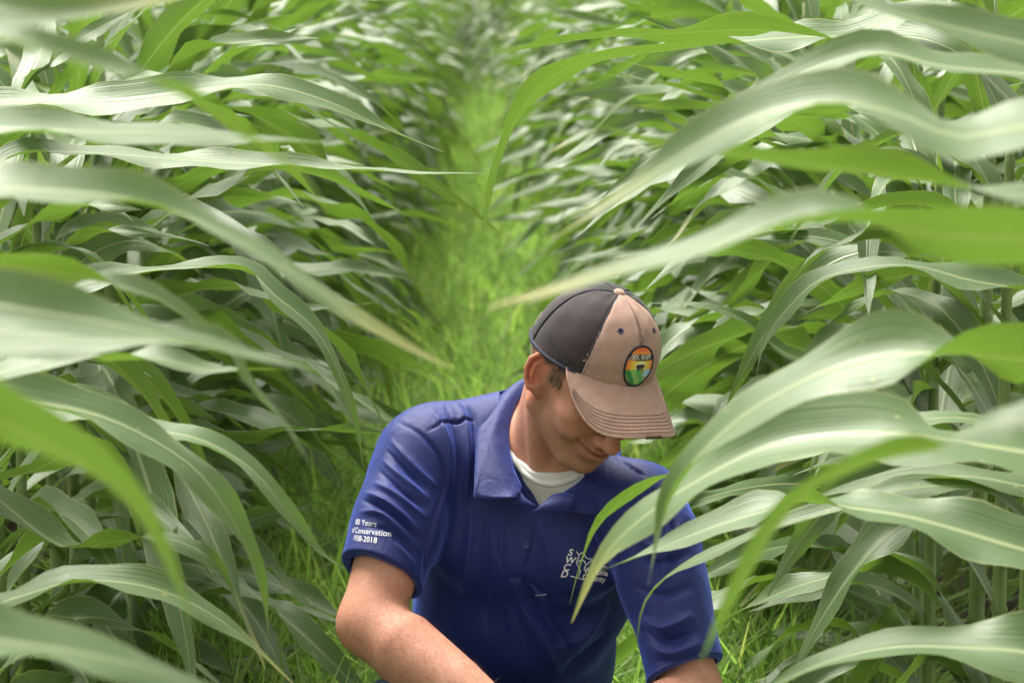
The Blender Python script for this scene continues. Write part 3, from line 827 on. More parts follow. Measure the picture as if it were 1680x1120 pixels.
# ------------------------------------------------------------------ materials of the man
def skin_mat():
    m = MT("skin"); tc = m.new("TexCoord").outputs['Object']
    n1 = m.noise(tc, 18, 4, .6); n2 = m.noise(tc, 160, 3, .6); n3 = m.noise(tc, 900, 2, .5)
    c = m.ramp(n1, [(.3, (.47, .215, .145)), (.7, (.60, .310, .215))])
    c = m.mix(m.math('MULTIPLY', m.ramp(n2, [(.45, (0, 0, 0)), (.75, (1, 1, 1))]), .5), c, (.42, .155, .105))
    at = m.new("Attribute"); at.attribute_name = "red"
    c = m.mix(m.math('MULTIPLY', at.outputs['Fac'], .75), c, (.60, .20, .125))
    ab = m.new("Attribute"); ab.attribute_name = "stubble"
    sp = m.noise(tc, 1500, 1, .5)
    c = m.mix(m.math('MULTIPLY', ab.outputs['Fac'], m.math('MULTIPLY', sp, 1.0)), c, (.20, .12, .085))
    al = m.new("Attribute"); al.attribute_name = "lips"
    c = m.mix(m.math('MULTIPLY', al.outputs['Fac'], .6), c, (.42, .12, .10))
    am = m.new("Attribute"); am.attribute_name = "mouth"
    c = m.mix(m.math('MULTIPLY', am.outputs['Fac'], .8), c, (.14, .035, .03))
    sc_ = m.new("Attribute"); sc_.attribute_name = "scalp"
    c = m.mix(m.math('MULTIPLY', sc_.outputs['Fac'], .9), c, (.16, .10, .06))
    vo = m.new("TexVoronoi"); vo.inputs['Scale'].default_value = 26; m.link(tc, vo.inputs['Vector'])
    fk = m.math('LESS_THAN', vo.outputs['Distance'], .045)
    c = m.mix(m.math('MULTIPLY', fk, .5), c, (.20, .09, .06))
    h = m.math('ADD', m.math('MULTIPLY', n2, .6), m.math('MULTIPLY', n3, .4))
    p = m.pbr(c, m.math('ADD', .50, m.math('MULTIPLY', n3, .25)), Subsurface_Weight=.18, Subsurface_Scale=.010, Specular_IOR_Level=.30, Normal=m.bump(h, .6, .0016))
    p.inputs['Subsurface Radius'].default_value = (1, .35, .2)
    return m.done(p)

def cloth_mat(name, col, col2, rough=.55, sheen=.4, knit=2600, bstr=.25, spec=.35, tint=(.6, .65, 1, 1)):
    m = MT(name); tc = m.new("TexCoord").outputs['Object']
    n1 = m.noise(tc, 14, 3, .6); n2 = m.noise(tc, knit, 2, .5)
    c = m.mix(n1, col, col2)
    h = m.math('ADD', n2, m.math('MULTIPLY', m.noise(tc, 120, 3, .6), .8))
    mp = m.new("Mapping"); mp.inputs['Scale'].default_value = (20, 20, 6); mp.inputs['Rotation'].default_value = (.3, .5, .6); m.link(tc, mp.inputs['Vector'])
    cr = m.math('ABSOLUTE', m.math('SUBTRACT', m.noise(mp.outputs[0], 1.0, 3, .55, .6), .5))
    cr2 = m.math('ABSOLUTE', m.math('SUBTRACT', m.noise(mp.outputs[0], 3.1, 3, .55, .8), .5))
    b0 = m.new("Bump"); b0.inputs['Strength'].default_value = .40; b0.inputs['Distance'].default_value = .010
    m.link(m.math('ADD', cr, m.math('MULTIPLY', cr2, .22)), b0.inputs['Height'])
    b1 = m.new("Bump"); b1.inputs['Strength'].default_value = bstr; b1.inputs['Distance'].default_value = .0006
    m.link(h, b1.inputs['Height'])
    if name == "royal_blue_knit": m.link(b0.outputs[0], b1.inputs['Normal'])
    if name == "washed_tan_cotton":
        wr = m.ramp(m.noise(tc, 55, 5, .7, .5), [(.35, (0, 0, 0)), (.68, (1, 1, 1))])
        c = m.mix(m.math('MULTIPLY', wr, .45), c, (.50, .355, .305))
        c = m.mix(m.math('MULTIPLY', m.ramp(m.noise(tc, 24, 4, .6), [(.5, (0, 0, 0)), (.75, (1, 1, 1))]), .5), c, (.20, .13, .11))
    p = m.pbr(c, rough, Sheen_Weight=sheen, Sheen_Roughness=.35, Specular_IOR_Level=spec, Normal=b1.outputs[0])
    p.inputs['Sheen Tint'].default_value = tint
    return m.done(p)

M_skin = skin_mat()
M_polo = cloth_mat("royal_blue_knit", (.0085, .0155, .108), (.013, .024, .150), .52, .85, bstr=.6, spec=.32, tint=(.2, .3, 1, 1))
M_tee = cloth_mat("white_cotton", (.68, .68, .66), (.76, .76, .74), .85, .2, 1800, .3, .2, (1, 1, 1, 1))
M_jeans = cloth_mat("blue_denim", (.035, .07, .12), (.06, .11, .18), .85, .2, 1500, .5, .2)
M_khaki = cloth_mat("washed_tan_cotton", (.35, .205, .160), (.42, .265, .215), .9, .25, 1300, .5, .2, (1, .9, .8, 1))
M_thread = plain("brown_thread", (.18, .11, .095), .8)
M_white_thread = plain("white_thread", (.75, .75, .78), .6)
M_navy = plain("navy_trim", (.016, .018, .035), .85)
M_shoe = plain("brown_leather", (.09, .045, .02), .55)
M_sole = plain("dark_rubber", (.02, .02, .02), .8)
M_button = plain("blue_button", (.02, .025, .14), .25)
def hair_mat():
    m = MT("brown_hair"); tc = m.new("TexCoord").outputs['Object']
    c = m.ramp(m.noise(tc, 500, 3), [(.3, (.04, .022, .012)), (.7, (.16, .095, .05))])
    return m.done(m.pbr(c, .5))
M_hair = hair_mat()
def mesh_mat():
    m = MT("navy_cap_mesh"); uv = m.new("UVMap").outputs[0]
    sp = m.new("SeparateXYZ"); m.link(uv, sp.inputs[0])
    def st(o, f): return m.math('ABSOLUTE', m.math('SINE', m.math('MULTIPLY', o, f)))
    hole = m.math('MULTIPLY', m.math('GREATER_THAN', st(m.math('ADD', sp.outputs[0], m.math('MULTIPLY', sp.outputs[1], .5)), 75.), .5), m.math('GREATER_THAN', st(m.math('SUBTRACT', sp.outputs[1], m.math('MULTIPLY', sp.outputs[0], .3)), 95.), .5))
    p = m.pbr((.009, .010, .018), .8, Sheen_Weight=.15)
    t = m.new("BsdfTransparent")
    mx = m.new("MixShader"); m.link(m.math('MULTIPLY', hole, .75), mx.inputs[0]); m.link(p.outputs[0], mx.inputs[1]); m.link(t.outputs[0], mx.inputs[2])
    return m.done(mx)
M_mesh = mesh_mat()

# ------------------------------------------------------------------ body
man = empty("person", (0.06, 3.7, 0.0))
tag(man, "man in blue polo shirt and tan cap crouching between the corn rows, looking down", "person")
BX = axis([(-.30, -.02, .0058), (-.02, .30, .0027), (.30, .44, .006)])
BY = axis([(3.10, 3.42, .0045), (3.42, 3.76, .0028), (3.76, 4.16, .008)])
BZ = axis([(-.02, .42, .009), (.42, .66, .0045), (.66, .82, .0055), (.82, 1.14, .0027)])
V, Q, G = surface_nets(body_sdf, BX, BY, BZ)
body = mesh_obj("body", V, Q, M_skin, man)
def vattr(o, name, val):
    a = o.data.attributes.new(name, 'FLOAT', 'POINT'); a.data.foreach_set("value", np.clip(val, 0, 1).astype(np.float32))
hv = to_head(V); inh = np.linalg.norm(V - HT, axis=1) < .2
def blob(c, r, pts=None):
    pts = hv if pts is None else pts
    return np.exp(-(((pts - np.array(c)) / r) ** 2).sum(1))
red = 1.1 * blob((.08, -.002, 0), (.03, .04, .045)) * (hv[:, 0] > .066) + .8 * blob((0, .115, -.034), .017) + .3 * blob((.042, .07, -.03), .022)
red = np.where(inh, red, 0) + .35 * blob(ELR + np.array([.08, -.02, -.01]), .07, V) + .8 * np.exp(-(np.linalg.norm(V - (ELR + np.array([-.03, 0, -.02])), axis=1) / .042) ** 2) + .25 * np.exp(-(np.linalg.norm(V - NB, axis=1) / .08) ** 2)
vattr(body, "red", red)
ax_ = np.abs(hv[:, 0])
stb = np.clip((-.040 - hv[:, 2]) / .02, 0, 1) * np.clip((hv[:, 2] + .145) / .02, 0, 1) * np.clip((hv[:, 1] + .01) / .03, 0, 1)
stb = np.maximum(stb, np.clip((hv[:, 1] - .0) / .01, 0, 1) * np.clip((.03 - hv[:, 1]) / .01, 0, 1) * np.clip((.02 - hv[:, 2]) / .02, 0, 1) * (hv[:, 2] > -.06))
vattr(body, "stubble", np.where(inh, stb, 0))
lips = np.where(inh, blob((0, .103, -.063), (.02, .009, .0045)) + blob((0, .100, -.0745), (.020, .009, .006)), 0)
marc = (-.0688 + .0143 * (np.clip(ax_, 0, .036) / .034) ** 1.6)
mline = np.where(inh & (ax_ < .036) & (hv[:, 1] > .07), np.exp(-((hv[:, 2] - marc) / .0022) ** 2), 0)
vattr(body, 'mouth', mline)
vattr(body, "lips", lips * 1.3)
sca = np.maximum(np.clip((hv[:, 2] - .035) / .01, 0, 1), np.clip((-.035 - hv[:, 1]) / .01, 0, 1) * np.clip((hv[:, 2] + .045) / .01, 0, 1))
vattr(body, "scalp", np.where(inh, sca, 0))
body_bvh = BVHTree.FromPolygons([tuple(v) for v in V], [tuple(q) for q in Q.tolist()])

# arm hair: fine short strands on both forearms
av, af, ab_ = [], [], 0
rh = np.random.default_rng(9)
for el_, wr_ in ((ELR, WRR), (ELL_, WRL)):
    ax0 = (wr_ - el_) / np.linalg.norm(wr_ - el_); tt_ = (V - el_) @ ax0 / np.linalg.norm(wr_ - el_)
    rad_ = np.linalg.norm(V - el_ - ax0 * ((V - el_) @ ax0)[:, None], axis=1)
    cj = np.nonzero((tt_ > .02) & (tt_ < .98) & (rad_ < .07))[0]
    for j in rh.choice(cj, 3600):
        p0 = V[j] + rh.normal(0, .0015, 3); n_ = G[j]
        dv_ = n_ * .55 + ax0 * .7 + np.array([0, 0, -.25]) + rh.normal(0, .3, 3); dv_ /= np.linalg.norm(dv_)
        s_v = np.cross(dv_, n_); s_v /= np.linalg.norm(s_v) + 1e-9
        av += [p0 - s_v * .00019, p0 + s_v * .00019, p0 + dv_ * rh.uniform(.006, .014)]; af.append((ab_, ab_ + 1, ab_ + 2)); ab_ += 3
mesh_obj("arm_hair", np.array(av), np.array(af), plain("light_brown_hair", (.13, .07, .03), .6), man)

# eyes (closed lids look down; a lash line each)
for sx in (1, -1):
    pts = [HW((sx * (.031 + .013 * math.cos(a)), .0905 - .004 * abs(math.cos(a)), .006 - .005 * math.sin(a))) for a in np.linspace(.1, math.pi - .1, 9)]
    mesh_obj("eyelash", *tube(pts, .0009, 5), M_hair, man)
    pts = [HW((sx * u, .0985 - abs(u - .02) * .55, .027 + .006 * math.sin((u - .012) / .035 * math.pi))) for u in np.linspace(.013, .048, 8)]
    mesh_obj("eyebrow", *tube(pts, [.0015, .003, .0035, .0035, .003, .0027, .002, .001], 6), M_hair, man)

# ------------------------------------------------------------------ hair: short strands on sideburn, nape and round the ear
rng = np.random.default_rng(5)
hv_s, hf_s = [], []
base_i = 0
cand = hv[inh]; candw = V[inh]; gn_ = G[inh]
sel = ((np.abs(cand[:, 0]) > .045) & (cand[:, 2] > .004) & (cand[:, 2] < .055) & (cand[:, 1] > .021) & (cand[:, 1] < .046) & (np.abs(cand[:, 0]) < .080))
sel |= ((cand[:, 1] < -.050) & (cand[:, 2] > -.045) & (cand[:, 2] < .04))
sel |= ((np.abs(cand[:, 0]) > .05) & (cand[:, 2] > .026) & (cand[:, 2] < .055) & (cand[:, 1] < .04) & (np.abs(cand[:, 0]) < .078))
ii = np.nonzero(sel)[0]
ii = rng.choice(ii, 9000)
hl = rng.uniform(.006, .013, len(ii)) * np.where(cand[ii][:, 1] < 0, .45, 1)
dn = np.array([0, -.35, -1.0]) @ HM.T
for k, j in enumerate(ii):
    p0 = candw[j] + rng.normal(0, .0012, 3); n = gn_[j]
    dirv = n * .45 + dn * .8 + rng.normal(0, .25, 3); dirv /= np.linalg.norm(dirv)
    sdv = np.cross(dirv, n); sdv /= np.linalg.norm(sdv) + 1e-9
    p2 = p0 + dirv * hl[k]
    hv_s += [p0 - sdv * .0005, p0 + sdv * .0005, p2]
    hf_s.append((base_i, base_i + 1, base_i + 2)); base_i += 3
mesh_obj("hair", np.array(hv_s), np.array(hf_s), M_hair, man)

# ------------------------------------------------------------------ jeans, shoes
def jeans_sdf(p):
    d = legs_sdf(p, .014)
    w = .004 * np.sin(p[:, 2] * 70 + p[:, 0] * 40) * np.sin(p[:, 1] * 50)
    return smax(d + w, (p[:, 2] - PE[2] - .075 - 0 * p[:, 1]), .01) if False else d + w
V, Q, _ = surface_nets(jeans_sdf, axis([(-.28, .44, .009)]), axis([(3.38, 4.18, .009)]), axis([(.005, .56, .009)]))
jeans = mesh_obj("jeans", V, Q, M_jeans, man)
for an, yaw in ((ANR, math.radians(8)), (ANL, 0)):
    if an is ANR:
        f = np.array([-math.sin(yaw), -math.cos(yaw), 0]); u = np.array([0, 0, 1.])
    else:
        f = np.array([0, .25, -1.0]); f /= np.linalg.norm(f); u = np.array([0, 1., .25]); u /= np.linalg.norm(u); f, u = np.array([0, .35, -.94]), np.array([0, .94, .35])
    if an is ANL: f, u = np.array([0.1, .10, -.2]) * 0 + np.array([0, 1., 0.0]), np.array([0, 0, 1.]); 
    r = np.cross(f, u)
    Rm = np.stack([r, f, u], 1)
    o = np.array([an[0], an[1], .0]) if an is ANR else np.array([an[0], an[1] + .0, 0.0])
    def shoe(p):
        q = (p - o) @ Rm
        d = smin(cone(q, (0, -.03, .05), (0, .06, .045), .042, .040), cone(q, (0, .06, .04), (0, .15, .035), .042, .033), .03)
        d = smin(d, cone(q, (0, -.01, .05), (0, -.005, .11), .042, .045), .03)
        return smax(d, -(q[:, 2] - .012), .004)
    lo = o + Rm @ np.array([0, .05, .05])
    V, Q, _ = surface_nets(shoe, axis([(lo[0] - .14, lo[0] + .14, .007)]), axis([(lo[1] - .2, lo[1] + .2, .007)]), axis([(0, .2, .007)]))
    s_ = mesh_obj("shoe", V, Q, M_shoe, man)
    def sole(p):
        q = (p - o) @ Rm
        d = np.minimum(cone(q, (0, -.03, .012), (0, .06, .012), .043, .043), cone(q, (0, .06, .012), (0, .15, .012), .044, .036))
        return np.maximum(d, np.abs(q[:, 2] - .009) - .009)
    V, Q, _ = surface_nets(sole, axis([(lo[0] - .14, lo[0] + .14, .006)]), axis([(lo[1] - .2, lo[1] + .2, .006)]), axis([(-.006, .03, .004)]))
    mesh_obj("sole", V, Q, M_sole, s_)

# ------------------------------------------------------------------ undershirt
TA, TB, TC_ = P(834, 728, 3.70), P(893, 789, 3.62), P(954, 772, 3.645)
tn = np.cross(TB - TA, TC_ - TA); tn /= np.linalg.norm(tn)
if tn[2] < 0: tn = -tn
def tee_sdf(p):
    d = smin(trunk_sdf(p, .004), neck_sdf(p) - .0035, .03)
    d = smax(d, (p - TA) @ tn, .002)
    return d
V, Q, G = surface_nets(tee_sdf, axis([(-.10, .22, .004)]), axis([(3.56, 3.86, .004)]), axis([(.70, .98, .004)]))
tee = mesh_obj("undershirt", V, Q, M_tee, man)
tee_bvh = BVHTree.FromPolygons([tuple(v) for v in V], [tuple(q) for q in Q.tolist()])
def on_surface(bvh, px, py, off=.001, y_default=3.62):
    d = Vector(ray(px, py)).normalized()
    h = bvh.ray_cast(Vector(_C), d, 8.0)
    if h[0] is None: return P(px, py, y_default), np.array([0, -1., 0])
    n = np.array(h[1]);
    if n @ np.array(d) > 0: n = -n
    return np.array(h[0]) + n * off, n
rib = [on_surface(tee_bvh, x, y, -.001)[0] for x, y in ((838, 742), (845, 756), (856, 771), (870, 783), (886, 791), (904, 794), (920, 792), (935, 787), (948, 781))]
mesh_obj("neck_rib", *tube(crom(rib, 40), .0052, 8), M_tee, tee)

# ------------------------------------------------------------------ polo shirt
SH_R = [P(704, 742, 3.725), P(672, 790, 3.70), P(640, 880, 3.635), P(617, 965, 3.58)]
SH_L = [P(1050, 826, 3.65), P(1084, 880, 3.60), P(1106, 1000, 3.53), P(1128, 1120, 3.475)]
HEMR = (P(622, 944, 3.60), (ELR - SHR) / np.linalg.norm(ELR - SHR) + np.array([-.10, 0, .10]))
HEML = (P(1124, 1098, 3.48), (ELL_ - SHL) / np.linalg.norm(ELL_ - SHL) + np.array([.12, 0, -.05]))
VN = np.array([(812, 560), (826, 690), (836, 745), (884, 829), (900, 829), (957, 786), (985, 700), (985, 560)], float)
def poly_sd(q, V_):
    d = None
    c = V_.mean(0)
    for i in range(len(V_)):
        a, b = V_[i], V_[(i + 1) % len(V_)]
        n = np.array([(b - a)[1], -(b - a)[0]]); n /= np.linalg.norm(n)
        if (c - a) @ n > 0: n = -n
        e = (q - a) @ n
        d = e if d is None else np.maximum(d, e)
    return d
BN = np.array([0, .42, 1.0]) / np.linalg.norm([0, .42, 1.0])
def polo_outer(p):
    d = trunk_sdf(p, .013)
    hip = smin(ell(p, BE, (.152, .135, .20), RL), ell(p, PE, (.188, .150, .15)), .04)
    d = smin(d, hip, .04)
    d = smin(d, chain(p, [P(768, 890, 3.745), P(752, 1010, 3.76), P(770, 1130, 3.80)], [.060, .070, .07]), .03)
    a = smin(chain(p, SH_R, [.066, .067, .0650, .0640]), arm_sdf(p, SHR, ELR, WRR, 1.08) - .012, .01)
    d = smin(d, smax(a, (p - HEMR[0]) @ HEMR[1], .003), .032)
    a = smin(chain(p, SH_L, [.062, .060, .0565, .0570]), arm_sdf(p, SHL, ELL_, WRL, 1.0) - .011, .01)
    d = smin(d, smax(a, (p - HEML[0]) @ HEML[1], .003), .030)
    return d
def polo_sdf(p):
    d = polo_outer(p)
    inner = smin(trunk_sdf(p, .003), hipin(p), .04)
    inner = smin(inner, arm_sdf(p, SHR, ELR, WRR, 1.08) - .003, .02)
    inner = smin(inner, arm_sdf(p, SHL, ELL_, WRL, 1.0) - .003, .02)
    d = smax(d, -inner, .002)
    q = proj(p)
    cut = np.maximum(poly_sd(q, VN) / 1100., p[:, 1] - 3.78)
    d = smax(d, -cut, .003)
    d = smax(d, -(neck_sdf(p) - .004), .003)
    return smax(d, .30 - p[:, 2] , .004)
def hipin(p): return smin(ell(p, BE, (.140, .122, .185), RL), ell(p, PE, (.176, .138, .138)), .04)
V, Q, G = surface_nets(polo_sdf, axis([(-.30, .40, .0029)]), axis([(3.38, 3.80, .0029), (3.80, 4.16, .010)]), axis([(.28, .52, .007), (.52, 1.02, .0029)]))
# folds: ridges and hollows that run along these lines of the cloth (x, y of the photograph; height mm, half-width px)
FOLD = [
 ([(648, 690), (690, 712), (722, 752), (728, 800), (712, 850), (700, 905), (694, 955)], -2.6, 3.2),      # armhole seam
 ([(700, 706), (730, 692), (745, 689), (752, 692), (765, 688), (778, 686)], -3.0, 2.4),                  # yoke seam
 ([(640, 720), (668, 752), (700, 785), (716, 800)], 2.6, 6), ([(634, 738), (664, 770), (704, 806)], -3.2, 5),
 ([(626, 752), (662, 786), (705, 822)], 3.2, 6), ([(620, 770), (660, 806), (704, 838)], -3.4, 5),
 ([(612, 790), (650, 812), (700, 852)], 3.4, 6), ([(596, 805), (640, 828), (694, 876)], 4.2, 6),
 ([(592, 818), (636, 838), (690, 890)], -3.8, 5), ([(588, 838), (632, 846), (690, 902)], 3.2, 6),
 ([(600, 862), (640, 872), (686, 918)], -2.6, 6), ([(648, 888), (680, 930)], 2.4, 6),
 ([(560, 915), (622, 922), (690, 950)], -1.6, 1.8),                                                        # hem stitch
 ([(705, 668), (726, 700), (738, 745), (736, 800)], 3.4, 7), ([(730, 664), (746, 700), (752, 745), (750, 830)], -3.4, 5),
 ([(748, 660), (764, 695), (768, 745), (764, 850)], 3.6, 6), ([(770, 664), (778, 690), (780, 740)], -3, 5),
 ([(776, 820), (770, 900), (758, 990)], 3.0, 10), ([(800, 830), (796, 930), (800, 1040)], -3.0, 9),
 ([(826, 838), (822, 930), (840, 1040)], 2.8, 9), ([(840, 950), (862, 1000), (890, 1050), (915, 1100)], 6.0, 12),
 ([(852, 945), (880, 985), (915, 1040), (950, 1080)], -5.0, 12), ([(1000, 985), (960, 1040), (915, 1066)], 4.5, 12),
 ([(1000, 1035), (965, 1072), (920, 1105)], -4.5, 10), ([(880, 845), (900, 900), (905, 960)], 2.6, 12),
 ([(960, 850), (975, 900), (1005, 960)], -3, 12), ([(1010, 750), (1035, 765), (1062, 782)], -2.4, 2.2),
 ([(1048, 885), (1080, 900), (1125, 890)], 3.4, 8), ([(1045, 905), (1085, 922), (1135, 905)], -3.4, 7),
 ([(1046, 1010), (1090, 1030), (1140, 1005)], 4.4, 8), ([(1052, 1028), (1095, 1050), (1148, 1032)], -4.4, 8),
 ([(1060, 1052), (1100, 1072), (1155, 1052)], 3.4, 8), ([(1040, 960), (1085, 975), (1140, 960)], -2.8, 8),
 ([(1120, 850), (1095, 905), (1085, 990)], 2.8, 8), ([(1070, 800), (1098, 850), (1112, 900)], -2.6, 3.0),
 ([(1070, 1085), (1120, 1080), (1168, 1062)], -1.6, 2.0),
 ([(818, 838), (816, 900), (838, 945)], -1.4, 2.0), ([(876, 845), (868, 900), (858, 946)], -1.5, 2.2), ([(834, 944), (846, 948), (860, 946)], -2.0, 2.4),
]
pq = proj(V)
front = (G @ _fw) < .25
disp = np.zeros(len(V))
for pts, amp, w in FOLD:
    c = crom(np.array(pts, float), 26)
    a, b = c[:-1], c[1:]
    lo, hi = c.min(0) - 4 * w, c.max(0) + 4 * w
    k = np.nonzero(front & (pq[:, 0] > lo[0]) & (pq[:, 0] < hi[0]) & (pq[:, 1] > lo[1]) & (pq[:, 1] < hi[1]))[0]
    if len(k) == 0: continue
    q = pq[k][:, None, :]; ba = (b - a)[None]; t = np.clip(((q - a) * ba).sum(-1) / (ba ** 2).sum(-1), 0, 1)
    dd = np.linalg.norm(q - a - t[..., None] * ba, axis=-1)
    j = dd.argmin(1); dm = dd[np.arange(len(k)), j]; s = (j + t[np.arange(len(k)), j]) / len(a)
    end = np.clip(s * 2.6, 0, 1) * np.clip((1 - s) * 3.2, 0, 1) + .001
    wv = w * .85 * (.75 + .5 * s); pr = np.exp(-(dm / w) ** 2) if abs(w) < 3.5 else (.55 * np.exp(-np.sqrt((dm / (wv * .5)) ** 2 + .15)) + .5 * np.exp(-(dm / (wv * 1.1)) ** 2))
    disp[k] += amp * .001 * 2.8 * pr * (end ** .7)
nn = lambda f, a: np.sin(V @ np.array(f) + a)
disp += .0011 * nn((31, 22, 13), .5) * nn((-12, 30, 24), 2) + .0008 * nn((66, -30, 18), 1) * nn((20, 50, -44), 0)
V = V + G * disp[:, None]
polo = mesh_obj("polo_shirt", V, Q, M_polo, man)
polo_bvh = BVHTree.FromPolygons([tuple(v) for v in V], [tuple(q) for q in Q.tolist()])

def sheet(rows, n, mat, name, parent, thick=.0022, off=0, nu=None):
    """cloth piece lofted through rows of 3-D points"""
    R_ = [crom(np.array(r), n) for r in rows]
    R_ = np.stack(R_); m = len(rows) if nu is None else nu
    R_ = np.stack([crom(R_[:, j], m) for j in range(n)], 1)
    V_ = R_.reshape(-1, 3)
    F_ = [(i * n + j, i * n + j + 1, (i + 1) * n + j + 1, (i + 1) * n + j) for i in range(m - 1) for j in range(n - 1)]
    o = mesh_obj(name, V_, F_, mat, parent)
    s = o.modifiers.new("thickness", 'SOLIDIFY'); s.thickness = thick; s.offset = off
    return o
# collar: from behind the neck round to the front points
inner = [P(905, 640, 3.80), P(872, 632, 3.775), P(850, 658, 3.745), P(838, 690, 3.715), P(834, 722, 3.685), P(842, 765, 3.645), P(856, 800, 3.618)]
mid   = [P(905, 618, 3.815), P(858, 622, 3.785), P(833, 650, 3.745), P(815, 690, 3.70), P(808, 730, 3.663), P(816, 775, 3.625), P(852, 812, 3.602)]
outer = [P(905, 640, 3.86), P(838, 648, 3.812), P(800, 668, 3.755), P(784, 705, 3.695), P(780, 750, 3.652), P(778, 800, 3.608), P(779, 816, 3.598), P(792, 818, 3.596), P(845, 816, 3.590)]
outer2 = [P(905, 660, 3.87), P(836, 660, 3.812), P(797, 672, 3.757), P(780, 752, 3.656), P(779, 817, 3.612), P(845, 818, 3.600)]
sheet([inner, mid, outer], 36, M_polo, "collar", polo, .0028, nu=12)
flapL = [[P(842, 780, 3.63), P(850, 800, 3.612), P(862, 822, 3.600)], [P(836, 812, 3.604), P(856, 822, 3.598), P(880, 829, 3.592)], [P(842, 822, 3.606), P(860, 831, 3.600), P(878, 832, 3.592)]]
sheet(flapL, 10, M_polo, "collar_tab", polo, .002, nu=8)
i2 = [P(905, 640, 3.80), P(960, 690, 3.77), P(975, 740, 3.70), P(958, 782, 3.645), P(925, 808, 3.61), P(888, 830, 3.592)]
m2 = [P(905, 618, 3.815), P(975, 688, 3.79), P(992, 740, 3.70), P(972, 790, 3.632), P(938, 816, 3.598), P(896, 834, 3.584)]
o2 = [P(905, 640, 3.86), P(1000, 700, 3.81), P(1018, 752, 3.72), P(1000, 800, 3.630), P(984, 842, 3.592), P(936, 838, 3.583)]
sheet([i2, m2, o2], 32, M_polo, "collar", polo, .0028, nu=10)
flapR = [[P(905, 812, 3.605), P(925, 808, 3.60), P(942, 812, 3.59)], [P(888, 828, 3.590), P(915, 824, 3.584), P(941, 824, 3.580)], [P(872, 839, 3.590), P(905, 841, 3.584), P(936, 840, 3.582)]]
sheet(flapR, 10, M_polo, "collar_tab", polo, .002, nu=8)

def disc(c, n, r, h, seg=18, rim=.3):
    n = n / np.linalg.norm(n); a = np.cross(n, [0, 0, 1.]); a /= np.linalg.norm(a); b = np.cross(n, a)
    V_, F_ = [], []
    prof = [(r, 0), (r, h * .7), (r * .9, h), (r * .62, h), (r * .5, h * .55), (0.0001, h * .5)]
    for rr, hh in prof:
        for k in range(seg):
            w = 2 * math.pi * k / seg; V_.append(c + n * hh + rr * (math.cos(w) * a + math.sin(w) * b))
    for i in range(len(prof) - 1):
        for k in range(seg): F_.append((i * seg + k, i * seg + (k + 1) % seg, (i + 1) * seg + (k + 1) % seg, (i + 1) * seg + k))
    return V_, F_
for bx, by in ((863, 894), (853, 938)):
    c, n = on_surface(polo_bvh, bx, by, .0)
    if by < 900: mesh_obj("button", *disc(c, n, .0058, .0022), M_button, polo)
c0 = [on_surface(polo_bvh, x, y, .0004)[0] for x, y in ((878, 975), (883, 976), (889, 975), (896, 974))]
mesh_obj("loose_thread", *tube(crom(c0, 12), .0006, 5), M_white_thread, polo)

# lettering: font outlines laid on the cloth
def text_on(txt, size, fn, bvh, mat, name, parent, off=.0011, shear=0, sp=1.0, depth=.0006, bold=.0):
    cu = bpy.data.curves.new("t", 'FONT'); cu.body = txt; cu.size = 1.0; cu.shear = shear; cu.space_character = sp; cu.offset = bold
    ob = bpy.data.objects.new("t", cu); COL.objects.link(ob)
    bpy.context.view_layer.update()
    dg = bpy.context.evaluated_depsgraph_get()
    me = bpy.data.meshes.new_from_object(ob.evaluated_get(dg))
    vs = [v.co.copy() for v in me.vertices]; fs = [tuple(p.vertices) for p in me.polygons]
    bpy.data.objects.remove(ob); bpy.data.curves.remove(cu); bpy.data.meshes.remove(me)
    V_ = [on_surface(bvh, *fn(v.x * size, v.y * size), off)[0] for v in vs]
    o = mesh_obj(name, V_, fs, mat, parent, smooth=False)
    return o
SR = 68.
def sleeve_map(x0, y0):
    def fn(x, y):
        s = x0 + x
        px = 645 + SR * math.sin(max(-1.45, s / SR)); th = math.sin(s / SR)
        return px + y * .14, y0 - y + .11 * (px - 612) 
    return fn
for txt, x0, y0 in (("80 Years", -80, 863), ("of Conservation", -97, 877), ("1938-2018", -90, 890)):
    text_on(txt, 13.2, sleeve_map(x0 + 4, y0), polo_bvh, M_white_thread, "lettering", polo, bold=.002, sp=1.03)
def flat_map(x0, y0, rot):
    c, s = math.cos(rot), math.sin(rot)
    return lambda x, y: (x0 + x * c - y * s, y0 - (x * s + y * c))
for ch, x, y in (("S", 931, 910), ("W", 926, 922), ("C", 923, 934), ("D", 919, 945)):
    text_on(ch, 15.5, flat_map(x, y, -.12), polo_bvh, M_white_thread, "lettering", polo, shear=.25, bold=.02)
text_on("Winona", 13, flat_map(957, 938, -.14), polo_bvh, M_white_thread, "lettering", polo, bold=.015, sp=.95)
text_on("County", 13, flat_map(955, 949, -.14), polo_bvh, M_white_thread, "lettering", polo, bold=.015, sp=.95)
for pts in (((946, 904), (950, 912), (946, 922), (952, 935), (949, 945)), ((936, 944), (948, 947), (958, 950)), ((949, 910), (956, 906), (963, 915), (972, 916)), ((962, 926), (970, 919), (978, 921), (988, 928), (996, 929)), ((948, 922), (955, 917), (961, 925), (958, 934))):
    c = [on_surface(polo_bvh, x, y, .0008)[0] for x, y in crom(np.array(pts, float), 16)]
    mesh_obj("embroidery", *tube(c, .0008, 5), M_white_thread, polo)
# seams on the shirt
for pts in ([(700, 706), (730, 692), (745, 688), (752, 692), (765, 687), (780, 687)],):
    c = [on_surface(polo_bvh, x, y, -.0002)[0] for x, y in crom(np.array(pts, float), 30)]
    mesh_obj("yoke_seam", *tube(c, .0008, 5), M_navy, polo)

